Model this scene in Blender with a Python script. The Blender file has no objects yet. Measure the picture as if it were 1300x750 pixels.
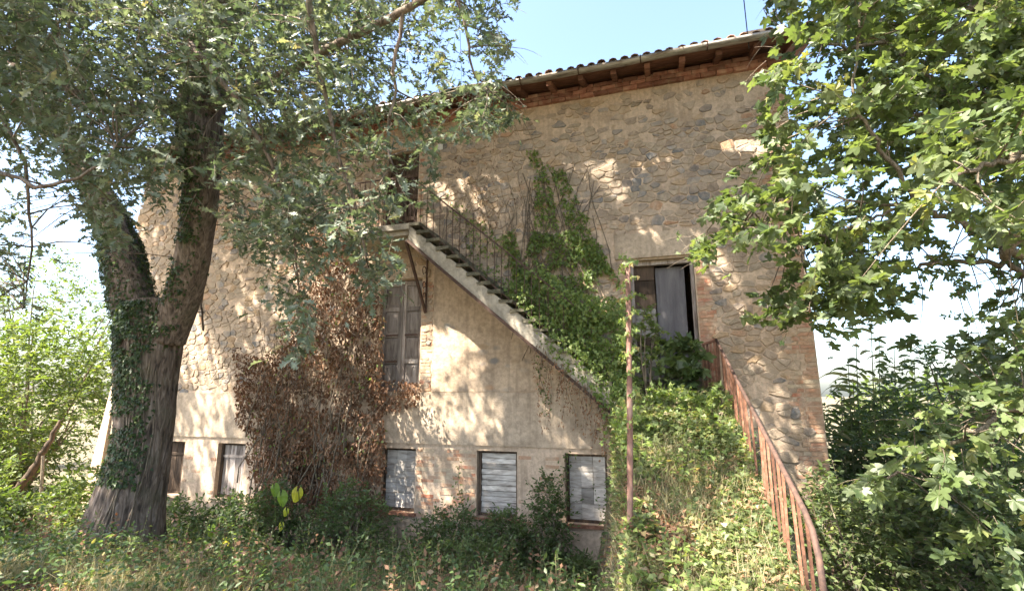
import bpy, math, random
import numpy as np
from mathutils import Vector, noise
random.seed(7); RG = np.random.default_rng(7)
S = bpy.context.scene; COL = S.collection
# ------------------------------------------------------------------ camera, world, sun, exposure
F = 635.0; PITCH = math.radians(11.136); YAW = math.radians(17.075)
CAM = np.array([0., -9., 0.])
fwv = np.array([-math.sin(YAW)*math.cos(PITCH), math.cos(YAW)*math.cos(PITCH), math.sin(PITCH)])
rtv = np.array([math.cos(YAW), math.sin(YAW), 0.]); upv = np.cross(rtv, fwv)
cd = bpy.data.cameras.new("camera"); cam = bpy.data.objects.new("camera", cd); COL.objects.link(cam)
cam.location = CAM; cam.rotation_euler = (math.pi/2+PITCH, 0, YAW)
cd.sensor_width = 36; cd.lens = 36*F/1300; cd.clip_start = .05; cd.clip_end = 3000
S.camera = cam
SUN = np.array([-.90, -1.0, 1.80]); SUN /= np.linalg.norm(SUN)      # towards the sun
W = bpy.data.worlds.new("World"); S.world = W; W.use_nodes = True
nt = W.node_tree; bg = nt.nodes['Background']
sky = nt.nodes.new('ShaderNodeTexSky'); sky.sky_type = 'NISHITA'; sky.sun_disc = False
sky.sun_elevation = math.asin(SUN[2]); sky.sun_rotation = math.atan2(SUN[0], SUN[1])
sky.air_density = 1.0; sky.dust_density = 2.6; sky.ozone_density = 1.0
nt.links.new(sky.outputs[0], bg.inputs[0]); bg.inputs[1].default_value = 0.118
sl = bpy.data.lights.new("sun", 'SUN'); so = bpy.data.objects.new("sun", sl); COL.objects.link(so)
sl.energy = 5.0; sl.angle = math.radians(.5); sl.color = (1, .91, .78)
so.rotation_euler = Vector(SUN).to_track_quat('Z', 'Y').to_euler(); so.location = (-8, -14, 25)
S.view_settings.view_transform = 'Standard'; S.view_settings.look = 'None'
S.view_settings.exposure = 2.4; S.view_settings.gamma = 1
S.render.engine = 'CYCLES'; S.cycles.max_bounces = 7; S.cycles.transparent_max_bounces = 6
# ------------------------------------------------------------------ geometry of the view (places found in metres)
def onY(x, y, Y):
    r = fwv*F+rtv*(x-650)+upv*(375-y); t = (Y+9)/r[1]; return CAM+r*t
def onD(x, y, d):
    r = fwv*F+rtv*(x-650)+upv*(375-y); return CAM+r*(d/F)
def proj(P):
    d = np.atleast_2d(P)-CAM; z = d@fwv; zz = np.where(z > .05, z, .05)
    return 650+F*(d@rtv)/zz, 375-F*(d@upv)/zz, z
def inpoly(px, py, poly):
    ins = np.zeros(len(px), bool); n = len(poly)
    for i in range(n):
        x1, y1 = poly[i]; x2, y2 = poly[(i+1) % n]
        if y1 == y2: continue
        c = ((y1 > py) != (y2 > py)) & (px < (x2-x1)*(py-y1)/(y2-y1)+x1)
        ins ^= c
    return ins
def sstep(a, b, x):
    t = np.clip((x-a)/(b-a), 0, 1); return t*t*(3-2*t)
def fbm(P, s=1., o=0.):
    """cheap smooth value noise on (N,3) points in 0..1"""
    P = np.atleast_2d(P)*s+o; out = np.zeros(len(P)); amp = .5; tot = 0
    for k in range(3):
        i = np.floor(P).astype(np.int64); f = P-i; f = f*f*(3-2*f)
        def h(a):
            n = (a[:, 0]*73856093) ^ (a[:, 1]*19349663) ^ (a[:, 2]*83492791)
            n = (n ^ (n >> 13))*1274126177 & 0x7fffffff
            return (n % 10007)/10007.
        acc = 0
        for dx in (0, 1):
            for dy in (0, 1):
                for dz in (0, 1):
                    w = (f[:, 0] if dx else 1-f[:, 0])*(f[:, 1] if dy else 1-f[:, 1])*(f[:, 2] if dz else 1-f[:, 2])
                    acc = acc+w*h(i+np.array([dx, dy, dz]))
        out += acc*amp; tot += amp; amp *= .5; P = P*2.03+7.1
    return out/tot
# ------------------------------------------------------------------ object helpers
def tag(o, label=None, cat=None, group=None, kind=None):
    if label: o['label'] = label
    if cat: o['category'] = cat
    if group: o['group'] = group
    if kind: o['kind'] = kind
    return o
def empty(name, loc=(0, 0, 0)):
    o = bpy.data.objects.new(name, None); COL.objects.link(o); o.location = loc; o.empty_display_size = .2; return o
class MB:
    def __init__(s): s.v = []; s.f = []; s.r = []; s.n = 0
    def add(s, v, f, rnd=None):
        v = np.asarray(v, float); rnd = random.random() if rnd is None else rnd
        s.v.append(v); s.f += [tuple(int(i)+s.n for i in q) for q in f]
        s.r.append(np.full(len(v), rnd) if np.isscalar(rnd) else rnd); s.n += len(v)
    def box(s, c, d, rot=None, rnd=None, jit=0.):
        c = np.array(c, float); d = np.array(d, float)/2
        v = np.array([[x, y, z] for x in (-1, 1) for y in (-1, 1) for z in (-1, 1)])*d
        if jit: v = v+RG.uniform(-jit, jit, v.shape)
        if rot is not None: v = v@np.array(rot).T
        s.add(v+c, [(0, 1, 3, 2), (4, 6, 7, 5), (0, 4, 5, 1), (2, 3, 7, 6), (0, 2, 6, 4), (1, 5, 7, 3)], rnd)
    def tube(s, pts, rad, n=8, rnd=None, cap=True, disp=None):
        pts = np.asarray(pts, float); m = len(pts); rad = np.full(m, rad) if np.isscalar(rad) else np.asarray(rad, float)
        T = np.gradient(pts, axis=0); T /= np.linalg.norm(T, axis=1)[:, None]+1e-9
        a = np.array([0, 0, 1.]) if abs(T[0][2]) < .9 else np.array([1., 0, 0])
        u = np.cross(T[0], a); u /= np.linalg.norm(u); V = []
        ang = np.linspace(0, 2*math.pi, n, endpoint=False)
        for i in range(m):
            u = u-T[i]*(u@T[i]); u /= np.linalg.norm(u)+1e-9; w = np.cross(T[i], u)
            rr = rad[i]*(1+(disp(i, ang, pts[i]) if disp else 0))
            V.append(pts[i]+(np.cos(ang)*rr)[:, None]*u+(np.sin(ang)*rr)[:, None]*w)
        Fc = [(i*n+j, i*n+(j+1) % n, (i+1)*n+(j+1) % n, (i+1)*n+j) for i in range(m-1) for j in range(n)]
        if cap: Fc += [tuple(range(n-1, -1, -1)), tuple((m-1)*n+j for j in range(n))]
        s.add(np.vstack(V), Fc, rnd)
    def bar(s, a, b, w, t, rnd=None):
        a = np.array(a, float); b = np.array(b, float); d = b-a; L = np.linalg.norm(d); z = d/L
        h = np.array([0, 1., 0]) if abs(z[1]) < .8 else np.array([1., 0, 0])
        x = np.cross(h, z); x /= np.linalg.norm(x); y = np.cross(z, x)
        s.box((a+b)/2, (w, t, L), np.array([x, y, z]).T, rnd)
    def build(s, name, mat, parent=None, smooth=False):
        me = bpy.data.meshes.new(name); me.from_pydata(np.vstack(s.v).tolist(), [], s.f); me.update()
        a = me.attributes.new('rnd', 'FLOAT', 'POINT'); a.data.foreach_set('value', np.concatenate(s.r).astype('f'))
        if smooth: me.polygons.foreach_set('use_smooth', [True]*len(me.polygons))
        me.materials.append(mat); o = bpy.data.objects.new(name, me); COL.objects.link(o)
        if parent: o.parent = parent; o.matrix_parent_inverse = parent.matrix_basis.inverted()
        return o
def rawmesh(name, V, T, rnd, mat, parent=None, smooth=False):
    me = bpy.data.meshes.new(name); V = np.asarray(V, 'f'); T = np.asarray(T, 'i')
    me.vertices.add(len(V)); me.vertices.foreach_set('co', V.ravel())
    me.loops.add(T.size); me.loops.foreach_set('vertex_index', T.ravel())
    me.polygons.add(len(T)); me.polygons.foreach_set('loop_start', np.arange(0, T.size, T.shape[1], dtype='i'))
    me.polygons.foreach_set('loop_total', np.full(len(T), T.shape[1], 'i'))
    if smooth: me.polygons.foreach_set('use_smooth', np.ones(len(T), bool))
    me.update(calc_edges=True)
    a = me.attributes.new('rnd', 'FLOAT', 'POINT'); a.data.foreach_set('value', np.asarray(rnd, 'f'))
    me.materials.append(mat); o = bpy.data.objects.new(name, me); COL.objects.link(o)
    if parent: o.parent = parent; o.matrix_parent_inverse = parent.matrix_basis.inverted()
    return o
# ------------------------------------------------------------------ materials
def mat(name):
    m = bpy.data.materials.new(name); m.use_nodes = True; n = m.node_tree; n.nodes.clear(); return m, n
def nd(n, t, **k):
    x = n.nodes.new(t)
    for a, b in k.items():
        if a.startswith('i_'):
            key = a[2:]; x.inputs[int(key) if key.isdigit() else key.replace('_', ' ')].default_value = b
        else: setattr(x, a, b)
    return x
def ramp(n, stops, interp='LINEAR'):
    r = n.nodes.new('ShaderNodeValToRGB'); cr = r.color_ramp; cr.interpolation = interp
    while len(cr.elements) < len(stops): cr.elements.new(.5)
    for e, (p, c) in zip(cr.elements, stops):
        e.position = p; e.color = (c, c, c, 1) if np.isscalar(c) else (*c, 1)
    return r
def tex(n, kind, scale, detail=6, rough=.6, vec=None, dist=0.):
    if kind == 'noise':
        t = nd(n, 'ShaderNodeTexNoise'); t.inputs['Scale'].default_value = scale; t.inputs['Detail'].default_value = detail
        t.inputs['Roughness'].default_value = rough; t.inputs['Distortion'].default_value = dist
    else:
        t = nd(n, 'ShaderNodeTexVoronoi'); t.inputs['Scale'].default_value = scale
    if vec is not None: n.links.new(vec, t.inputs['Vector'])
    return t
def coords(n, scale=(1, 1, 1), rot=(0, 0, 0)):
    g = nd(n, 'ShaderNodeNewGeometry'); m = nd(n, 'ShaderNodeMapping')
    n.links.new(g.outputs['Position'], m.inputs['Vector']); m.inputs['Scale'].default_value = scale
    m.inputs['Rotation'].default_value = rot; return m.outputs[0]
def mixc(n, f, a, b, mode='MIX'):
    m = nd(n, 'ShaderNodeMix'); m.data_type = 'RGBA'; m.blend_type = mode
    def put(s, v):
        if isinstance(v, bpy.types.NodeSocket): n.links.new(v, s)
        elif np.isscalar(v): s.default_value = v
        else: s.default_value = (*v, 1)
    put(m.inputs[0], f); put(m.inputs[6], a); put(m.inputs[7], b); return m.outputs[2]
def finish(n, col, rough=.85, bump=None, dist=.01, metal=0., strength=1., bump2=None):
    p = nd(n, 'ShaderNodeBsdfPrincipled'); o = nd(n, 'ShaderNodeOutputMaterial')
    if isinstance(col, bpy.types.NodeSocket): n.links.new(col, p.inputs['Base Color'])
    else: p.inputs['Base Color'].default_value = (*col, 1)
    if isinstance(rough, bpy.types.NodeSocket): n.links.new(rough, p.inputs['Roughness'])
    else: p.inputs['Roughness'].default_value = rough
    p.inputs['Metallic'].default_value = metal
    p.inputs['Specular IOR Level'].default_value = .3
    if bump is not None:
        b = nd(n, 'ShaderNodeBump'); b.inputs['Strength'].default_value = strength; b.inputs['Distance'].default_value = dist
        n.links.new(bump, b.inputs['Height']); n.links.new(b.outputs[0], p.inputs['Normal'])
    n.links.new(p.outputs[0], o.inputs[0]); return p
def attr(n): a = nd(n, 'ShaderNodeAttribute'); a.attribute_name = 'rnd'; return a.outputs['Fac']
MAT = {}
def m_plaster(name, base, dark, stone_mix=0.):
    m, n = mat(name); v = coords(n)
    a = tex(n, 'noise', 1.3, 6, .65, v, .6); b = tex(n, 'noise', 14, 6, .7, v)
    r1 = ramp(n, [(.3, dark), (.52, base), (.75, tuple(min(1, c*1.18) for c in base))]); n.links.new(a.outputs[0], r1.inputs[0])
    r2 = ramp(n, [(.35, .72), (.6, 1.06)]); n.links.new(b.outputs[0], r2.inputs[0])
    c = mixc(n, 1., r1.outputs[0], r2.outputs[0], 'MULTIPLY')
    # rain streaks running down, greyish and ochre blotches
    vs = coords(n, (6, 6, .45)); s = tex(n, 'noise', 1.2, 5, .6, vs); rs = ramp(n, [(.5, 0.), (.72, .55)]); n.links.new(s.outputs[0], rs.inputs[0])
    c = mixc(n, rs.outputs[0], c, tuple(x*.55 for x in dark))
    if stone_mix:
        vv = coords(n, (3.2, 3.2, 5.4)); k = tex(n, 'vor', 1., vec=vv); k.inputs['Randomness'].default_value = .9
        sp = nd(n, 'ShaderNodeSeparateColor'); n.links.new(k.outputs['Color'], sp.inputs[0])
        rc = ramp(n, [(0, (.20, .19, .18)), (.35, (.33, .24, .15)), (.6, (.30, .27, .23)), (.8, (.42, .22, .10)), (.9, (.22, .26, .27))], 'CONSTANT'); n.links.new(sp.outputs[0], rc.inputs[0])
        z = tex(n, 'noise', .9, 4, .6, v); rz = ramp(n, [(.47, 0.), (.60, stone_mix)]); n.links.new(z.outputs[0], rz.inputs[0])
        rd = ramp(n, [(.22, 1.), (.42, 0.)]); n.links.new(k.outputs['Distance'], rd.inputs[0])
        f = nd(n, 'ShaderNodeMath', operation='MULTIPLY'); n.links.new(rz.outputs[0], f.inputs[0]); n.links.new(rd.outputs[0], f.inputs[1])
        c = mixc(n, f.outputs[0], c, rc.outputs[0])
    ad = nd(n, 'ShaderNodeMath', operation='ADD'); n.links.new(b.outputs[0], ad.inputs[0]); n.links.new(a.outputs[0], ad.inputs[1])
    finish(n, c, .93, ad.outputs[0], .018, strength=.8); return m
MAT['mortar'] = m_plaster('mortar', (.60, .46, .335), (.43, .32, .225))
MAT['plaster'] = m_plaster('old_plaster', (.53, .41, .295), (.37, .28, .20), .9)
MAT['lintel'] = m_plaster('lintel_plaster', (.53, .42, .31), (.36, .28, .20))
MAT['concrete'] = m_plaster('stair_concrete', (.46, .41, .33), (.26, .23, .19))
def m_moss():
    m, n = mat('mossy_concrete'); v = coords(n); a = tex(n, 'noise', 3, 7, .7, v, .5); b = tex(n, 'noise', 20, 6, .7, v)
    r = ramp(n, [(.35, (.07, .07, .045)), (.5, (.17, .155, .11)), (.66, (.33, .29, .22))]); n.links.new(a.outputs[0], r.inputs[0])
    r2 = ramp(n, [(.3, .6), (.7, 1.25)]); n.links.new(b.outputs[0], r2.inputs[0])
    finish(n, mixc(n, 1., r.outputs[0], r2.outputs[0], 'MULTIPLY'), .95, b.outputs[0], .02); return m
MAT['moss'] = m_moss()
def m_stone():
    m, n = mat('rubble_stone'); v = coords(n); a = attr(n)
    r = ramp(n, [(0, (.22, .185, .16)), (.10, (.34, .265, .19)), (.28, (.29, .225, .17)), (.40, (.40, .28, .17)), (.54, (.28, .255, .23)), (.60, (.37, .295, .22)),
                 (.72, (.33, .27, .20)), (.84, (.25, .19, .14)), (.91, (.42, .25, .15)), (.945, (.19, .185, .18))], 'CONSTANT'); n.links.new(a, r.inputs[0])
    b = tex(n, 'noise', 18, 7, .7, v); r2 = ramp(n, [(.3, .62), (.65, 1.25)]); n.links.new(b.outputs[0], r2.inputs[0])
    c = mixc(n, 1., r.outputs[0], r2.outputs[0], 'MULTIPLY')
    w = tex(n, 'noise', 2.2, 6, .7, v, .8); r3 = ramp(n, [(.42, .0), (.64, .85)]); n.links.new(w.outputs[0], r3.inputs[0])
    w2 = tex(n, 'noise', 7, 5, .7, v, .5); r4 = ramp(n, [(.5, 0.), (.68, .45)]); n.links.new(w2.outputs[0], r4.inputs[0])
    c = mixc(n, r3.outputs[0], c, (.50, .39, .285)); c = mixc(n, r4.outputs[0], c, (.54, .43, .32))
    finish(n, c, .9, b.outputs[0], .02, strength=.9); return m
MAT['stone'] = m_stone()
def m_brick(name='brick', hue=1.):
    m, n = mat(name); v = coords(n); a = attr(n)
    r = ramp(n, [(0, (.40, .20, .12)), (.25, (.46, .27, .165)), (.5, (.50, .33, .21)), (.75, (.42, .17, .10)), (.9, (.50, .40, .28))]); n.links.new(a, r.inputs[0])
    b = tex(n, 'noise', 22, 6, .7, v); r2 = ramp(n, [(.3, .65), (.65, 1.2)]); n.links.new(b.outputs[0], r2.inputs[0])
    c = mixc(n, 1., r.outputs[0], r2.outputs[0], 'MULTIPLY')
    w = tex(n, 'noise', 3.5, 6, .7, v, .6); r3 = ramp(n, [(.42, 0.), (.64, .85)]); n.links.new(w.outputs[0], r3.inputs[0])
    c = mixc(n, r3.outputs[0], c, (.47, .38, .28))
    finish(n, c, .9, b.outputs[0], .012, strength=.8); return m
MAT['brick'] = m_brick()
def m_simple(name, stops, scale=8, stretch=(1, 1, 1), rough=.8, bump=.01, metal=0., usernd=False, rot=(0, 0, 0), detail=6):
    m, n = mat(name); v = coords(n, stretch, rot); t = tex(n, 'noise', scale, detail, .65, v, .4)
    r = ramp(n, stops); n.links.new(t.outputs[0], r.inputs[0]); c = r.outputs[0]
    if usernd:
        a = attr(n); ra = ramp(n, [(0, .6), (1, 1.35)]); n.links.new(a, ra.inputs[0]); c = mixc(n, 1., c, ra.outputs[0], 'MULTIPLY')
    finish(n, c, rough, t.outputs[0], bump, metal); return m
MAT['rust'] = m_simple('rusty_iron', [(.3, (.10, .045, .03)), (.5, (.21, .10, .06)), (.62, (.29, .145, .095)), (.75, (.20, .13, .10))], 14, rough=.8, bump=.003, usernd=True)
MAT['redbrick'] = m_simple('red_cornice_brick', [(.3, (.20, .09, .065)), (.5, (.36, .17, .12)), (.7, (.46, .30, .22))], 6, rough=.9, bump=.008, usernd=True)
MAT['postrust'] = m_simple('old_post_rust', [(.3, (.10, .055, .04)), (.5, (.19, .105, .08)), (.66, (.31, .20, .155)), (.8, (.22, .11, .07))], 7, (1, 1, .5), rough=.9, bump=.006, detail=8)
MAT['darkrust'] = m_simple('dark_rusty_iron', [(.3, (.045, .03, .025)), (.55, (.10, .06, .045)), (.75, (.16, .09, .06))], 18, rough=.75, bump=.002)
MAT['greywood'] = m_simple('weathered_grey_wood', [(.3, (.11, .085, .07)), (.48, (.30, .255, .225)), (.7, (.46, .41, .37))], 3.0, (5, 5, .7), .85, .006, usernd=True)
MAT['board'] = m_simple('weathered_board', [(.3, (.20, .165, .135)), (.46, (.42, .38, .335)), (.7, (.64, .60, .545))], 3.0, (1.2, 5, 6), .85, .006, usernd=True)
MAT['darkwood'] = m_simple('dark_old_wood', [(.3, (.035, .025, .02)), (.55, (.11, .075, .05)), (.75, (.19, .13, .09))], 3.0, (5, 5, .8), .85, .006, usernd=True)
MAT['eavewood'] = m_simple('reddish_eave_wood', [(.3, (.10, .045, .03)), (.55, (.23, .11, .075)), (.75, (.33, .18, .12))], 5, (1, 4, 4), .85, .006, usernd=True)
MAT['doorpaint'] = m_simple('grey_blue_door_paint', [(.3, (.08, .075, .08)), (.5, (.145, .135, .14)), (.75, (.23, .215, .21))], 2.5, (3, 3, .5), .7, .004)
MAT['tile'] = m_simple('terracotta_tile', [(.3, (.13, .09, .07)), (.5, (.33, .19, .125)), (.7, (.42, .30, .22))], 9, rough=.9, bump=.006, usernd=True)
MAT['gutter'] = m_simple('galvanised_gutter', [(.35, (.17, .13, .10)), (.55, (.38, .35, .31)), (.7, (.50, .47, .43))], 5, (.6, 3, 3), .45, .001, metal=.45)
MAT['whitepaint'] = m_simple('white_paint', [(.3, (.6, .58, .55)), (.7, (.8, .78, .75))], 30, rough=.6, bump=.001)
MAT['glass'] = m_simple('dusty_glass', [(.3, (.05, .055, .06)), (.55, (.16, .17, .18)), (.75, (.36, .35, .34))], 4, rough=.35, bump=.001)
MAT['cable'] = m_simple('black_cable', [(.3, (.02, .02, .02)), (.7, (.05, .05, .05))], 5)
def m_bark(name, c1, c2, c3, sc=1.):
    m, n = mat(name); v = coords(n, (9*sc, 9*sc, 1.6*sc)); t = tex(n, 'noise', 2.2, 8, .62, v, .9)
    r = ramp(n, [(.34, c1), (.5, c2), (.68, c3)]); n.links.new(t.outputs[0], r.inputs[0])
    t2 = tex(n, 'noise', 2.0, 4, .6, coords(n)); r2 = ramp(n, [(.5, 0.), (.7, .45)]); n.links.new(t2.outputs[0], r2.inputs[0])
    c = mixc(n, r2.outputs[0], r.outputs[0], (.10, .11, .06))
    finish(n, c, .93, t.outputs[0], .03, strength=1.); return m
MAT['bark'] = m_bark('oak_bark', (.045, .035, .028), (.16, .12, .092), (.30, .24, .195))
MAT['twig'] = m_bark('twig_bark', (.09, .07, .05), (.21, .165, .12), (.34, .28, .21), 3)
def m_leaf(name, stops, trans=.35, rough=.45, tcol=None, var=.25):
    m, n = mat(name); a = attr(n); r = ramp(n, stops); n.links.new(a, r.inputs[0])
    t = tex(n, 'noise', 9, 3, .6, coords(n)); r2 = ramp(n, [(.3, 1-var), (.7, 1+var)]); n.links.new(t.outputs[0], r2.inputs[0])
    c = mixc(n, 1., r.outputs[0], r2.outputs[0], 'MULTIPLY')
    # paler underside of the leaf
    g = nd(n, 'ShaderNodeNewGeometry'); under = mixc(n, .35, c, (.22, .25, .17)); c2 = mixc(n, g.outputs['Backfacing'], c, under)
    p = nd(n, 'ShaderNodeBsdfPrincipled'); p.inputs['Roughness'].default_value = rough; p.inputs['Specular IOR Level'].default_value = .35
    n.links.new(c2, p.inputs['Base Color'])
    tr = nd(n, 'ShaderNodeBsdfTranslucent'); tc = mixc(n, 1., c, tcol or (1.9, 2.0, .8), 'MULTIPLY'); n.links.new(tc, tr.inputs[0])
    mx = nd(n, 'ShaderNodeMixShader'); mx.inputs[0].default_value = trans
    n.links.new(p.outputs[0], mx.inputs[1]); n.links.new(tr.outputs[0], mx.inputs[2])
    o = nd(n, 'ShaderNodeOutputMaterial'); n.links.new(mx.outputs[0], o.inputs[0]); return m
MAT['oakleaf'] = m_leaf('oak_leaf', [(0, (.045, .066, .042)), (.35, (.085, .112, .07)), (.7, (.14, .16, .112)), (.9, (.20, .215, .145)), (1, (.34, .26, .13))], .30, .45, (1.5, 1.65, .95))
MAT['mapleleaf'] = m_leaf('maple_leaf', [(0, (.045, .07, .03)), (.45, (.085, .122, .045)), (.85, (.145, .18, .07)), (1, (.27, .25, .09))], .40, .45, (1.8, 1.8, .85))
MAT['ivyleaf'] = m_leaf('ivy_leaf', [(0, (.022, .042, .016)), (.5, (.042, .072, .024)), (.85, (.08, .115, .035)), (1, (.30, .27, .06))], .25)
MAT['vineleaf'] = m_leaf('vine_leaf', [(0, (.09, .14, .04)), (.5, (.155, .215, .065)), (.85, (.24, .28, .09)), (1, (.33, .25, .12))], .38)
MAT['deadleaf'] = m_leaf('dead_leaf', [(0, (.10, .055, .032)), (.35, (.17, .095, .055)), (.7, (.25, .14, .078)), (.9, (.32, .20, .12)), (1, (.12, .13, .05))], .22, .7, (1.4, 1., .7))
MAT['brightleaf'] = m_leaf('sunny_leaf', [(0, (.05, .08, .024)), (.5, (.09, .128, .034)), (1, (.165, .185, .055))], .42)
MAT['shrubleaf'] = m_leaf('shrub_leaf', [(0, (.045, .075, .03)), (.45, (.08, .125, .045)), (.85, (.13, .175, .065)), (1, (.26, .22, .10))], .36)
MAT['coverleaf'] = m_leaf('ground_cover_leaf', [(0, (.06, .095, .035)), (.4, (.12, .155, .06)), (.65, (.19, .21, .09)), (.82, (.30, .26, .14)), (1, (.36, .27, .18))], .35)
MAT['yellowleaf'] = m_leaf('yellow_leaf', [(0, (.12, .24, .03)), (.4, (.38, .42, .04)), (1, (.52, .46, .05))], .35)
MAT['grass'] = m_leaf('grass', [(0, (.07, .11, .03)), (.35, (.12, .16, .05)), (.5, (.27, .24, .12)), (1, (.42, .35, .21))], .3, .6, (1.5, 1.5, .9))
MAT['reedleaf'] = m_leaf('reed_leaf', [(0, (.06, .085, .04)), (.6, (.12, .14, .07)), (1, (.26, .24, .14))], .25)
def m_soil():
    m, n = mat('soil'); v = coords(n); a = tex(n, 'noise', 1.2, 8, .7, v); b = tex(n, 'noise', 25, 5, .7, v)
    r = ramp(n, [(.3, (.10, .085, .055)), (.5, (.19, .155, .10)), (.7, (.12, .13, .06))]); n.links.new(a.outputs[0], r.inputs[0])
    r2 = ramp(n, [(.3, .6), (.7, 1.3)]); n.links.new(b.outputs[0], r2.inputs[0])
    finish(n, mixc(n, 1., r.outputs[0], r2.outputs[0], 'MULTIPLY'), .95, b.outputs[0], .04); return m
MAT['soil'] = m_soil()
# ------------------------------------------------------------------ ground
def ramp_z(y): return np.where(y > -1., -.12, -.12-.35*(-1.-y))
def gz(x, y):
    x = np.asarray(x, float); y = np.asarray(y, float)
    b = -2.85+1.25*sstep(0., 6.8, -y)
    b = b+.25*sstep(1.0, 4.5, x)*(1-sstep(5., 8., -y))
    b = b-.5*sstep(5, 30, y)-1.2*sstep(14, 60, np.hypot(x, y))
    P = np.stack([x, y, x*0], 1) if x.ndim else np.array([[float(x), float(y), 0]])
    nn = (fbm(P, .9)-.5)*.22+(fbm(P, 3.1, 5)-.5)*.08
    b = b+(nn if x.ndim else nn[0])
    # earth bank of the overgrown ramp
    top = ramp_z(y)-.03; out = np.maximum(np.maximum(-.87+.105*np.clip(-y, 0, 5)-x, x-.85), 0.)
    bank = top-out*np.where(x < 0, 7., 2.2); bank = np.where(y > .1, -9, bank)
    return np.maximum(b, np.minimum(bank, top))
def ground():
    c = np.concatenate([-np.geomspace(900, 14, 18), np.arange(-13.5, 8, .14), np.geomspace(8.3, 900, 20)])
    d = np.concatenate([-np.geomspace(900, 13, 16), np.arange(-12.6, 3, .14), np.geomspace(3.3, 900, 22)])
    X, Y = np.meshgrid(c, d); Z = gz(X.ravel(), Y.ravel()); m, k = len(c), len(d)
    I = np.arange(m*k).reshape(k, m)
    T = np.stack([I[:-1, :-1], I[:-1, 1:], I[1:, 1:], I[1:, :-1]], -1).reshape(-1, 4)
    o = rawmesh('ground', np.stack([X.ravel(), Y.ravel(), Z], 1), T, np.zeros(m*k), MAT['soil'], smooth=True)
    tag(o, kind='structure')
ground()
# ------------------------------------------------------------------ leaf machinery
def leaf_oak():
    V = [(0, 0, 0), (0, .22, .0), (0, .45, .02), (0, .68, .01), (0, .86, -.02), (0, 1., -.06)]
    Fc = []
    for s in (-1, 1):
        b = len(V); V += [(s*.13, .30, .03), (s*.27, .58, .05), (s*.25, .80, .03), (s*.13, .97, -.02), (s*.07, .36, .02), (s*.10, .62, .03), (s*.09, .80, .0)]
        q = [(0, 1, b), (1, b+4, b), (1, 2, b+4), (2, b+1, b+4), (2, b+5, b+1), (2, 3, b+5), (3, b+2, b+5), (3, 4, b+6), (3, b+6, b+2), (4, 5, b+3)]
        Fc += [t if s > 0 else t[::-1] for t in q]
    return np.array(V, float), np.array(Fc)
def leaf_maple():
    tips = [(-108, .50), (-55, .88), (0, 1.), (55, .88), (108, .50)]; c = (0, .12)
    V = [(0, .12, 0), (0, -.0, .0)]; ring = []
    seq = [(-135, .16)]
    for i, (a, r) in enumerate(tips):
        a0 = math.radians(a); seq += [(a-17, r*.78), (a, r), (a+17, r*.78)]
        if i < 4: seq.append(((a+tips[i+1][0])/2, .52))
    seq.append((135, .16))
    for a, r in seq:
        t = math.radians(a); V.append((math.sin(t)*r*.68, .12+math.cos(t)*r*.85, -.10*(r**2)*abs(math.sin(t))-.05*r*r+.05))
    n = len(V); Fc = [(0, i+1, i) for i in range(2, n-1)]
    return np.array(V, float), np.array(Fc)
def leaf_ivy():
    V = [(0, .15, 0), (-.12, 0, 0), (-.42, .22, -.03), (-.2, .42, .02), (0, 1, -.04), (.2, .42, .02), (.42, .22, -.03), (.12, 0, 0)]
    return np.array(V, float), np.array([(0, i+1, i) for i in range(1, 7)])
def leaf_ovate():
    V = [(0, 0, 0), (-.22, .35, .04), (0, .45, -.02), (.22, .35, .04), (-.15, .72, .02), (.15, .72, .02), (0, 1, -.05)]
    return np.array(V, float), np.array([(0, 2, 1), (0, 3, 2), (1, 2, 4), (2, 3, 5), (4, 2, 6), (2, 5, 6)])
def leaf_plain():
    V = [(0, 0, 0), (-.27, .5, .04), (.27, .5, .04), (0, 1, -.05)]
    return np.array(V, float), np.array([(0, 2, 1), (1, 2, 3)])
LEAF = dict(oak=leaf_oak(), maple=leaf_maple(), ivy=leaf_ivy(), ovate=leaf_ovate(), plain=leaf_plain())
def nrm(a): return a/(np.linalg.norm(a, axis=-1, keepdims=True)+1e-9)
def frames(D, N):
    D = nrm(D); X = nrm(np.cross(D, N)); Z = np.cross(X, D); return X, D, Z
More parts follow.
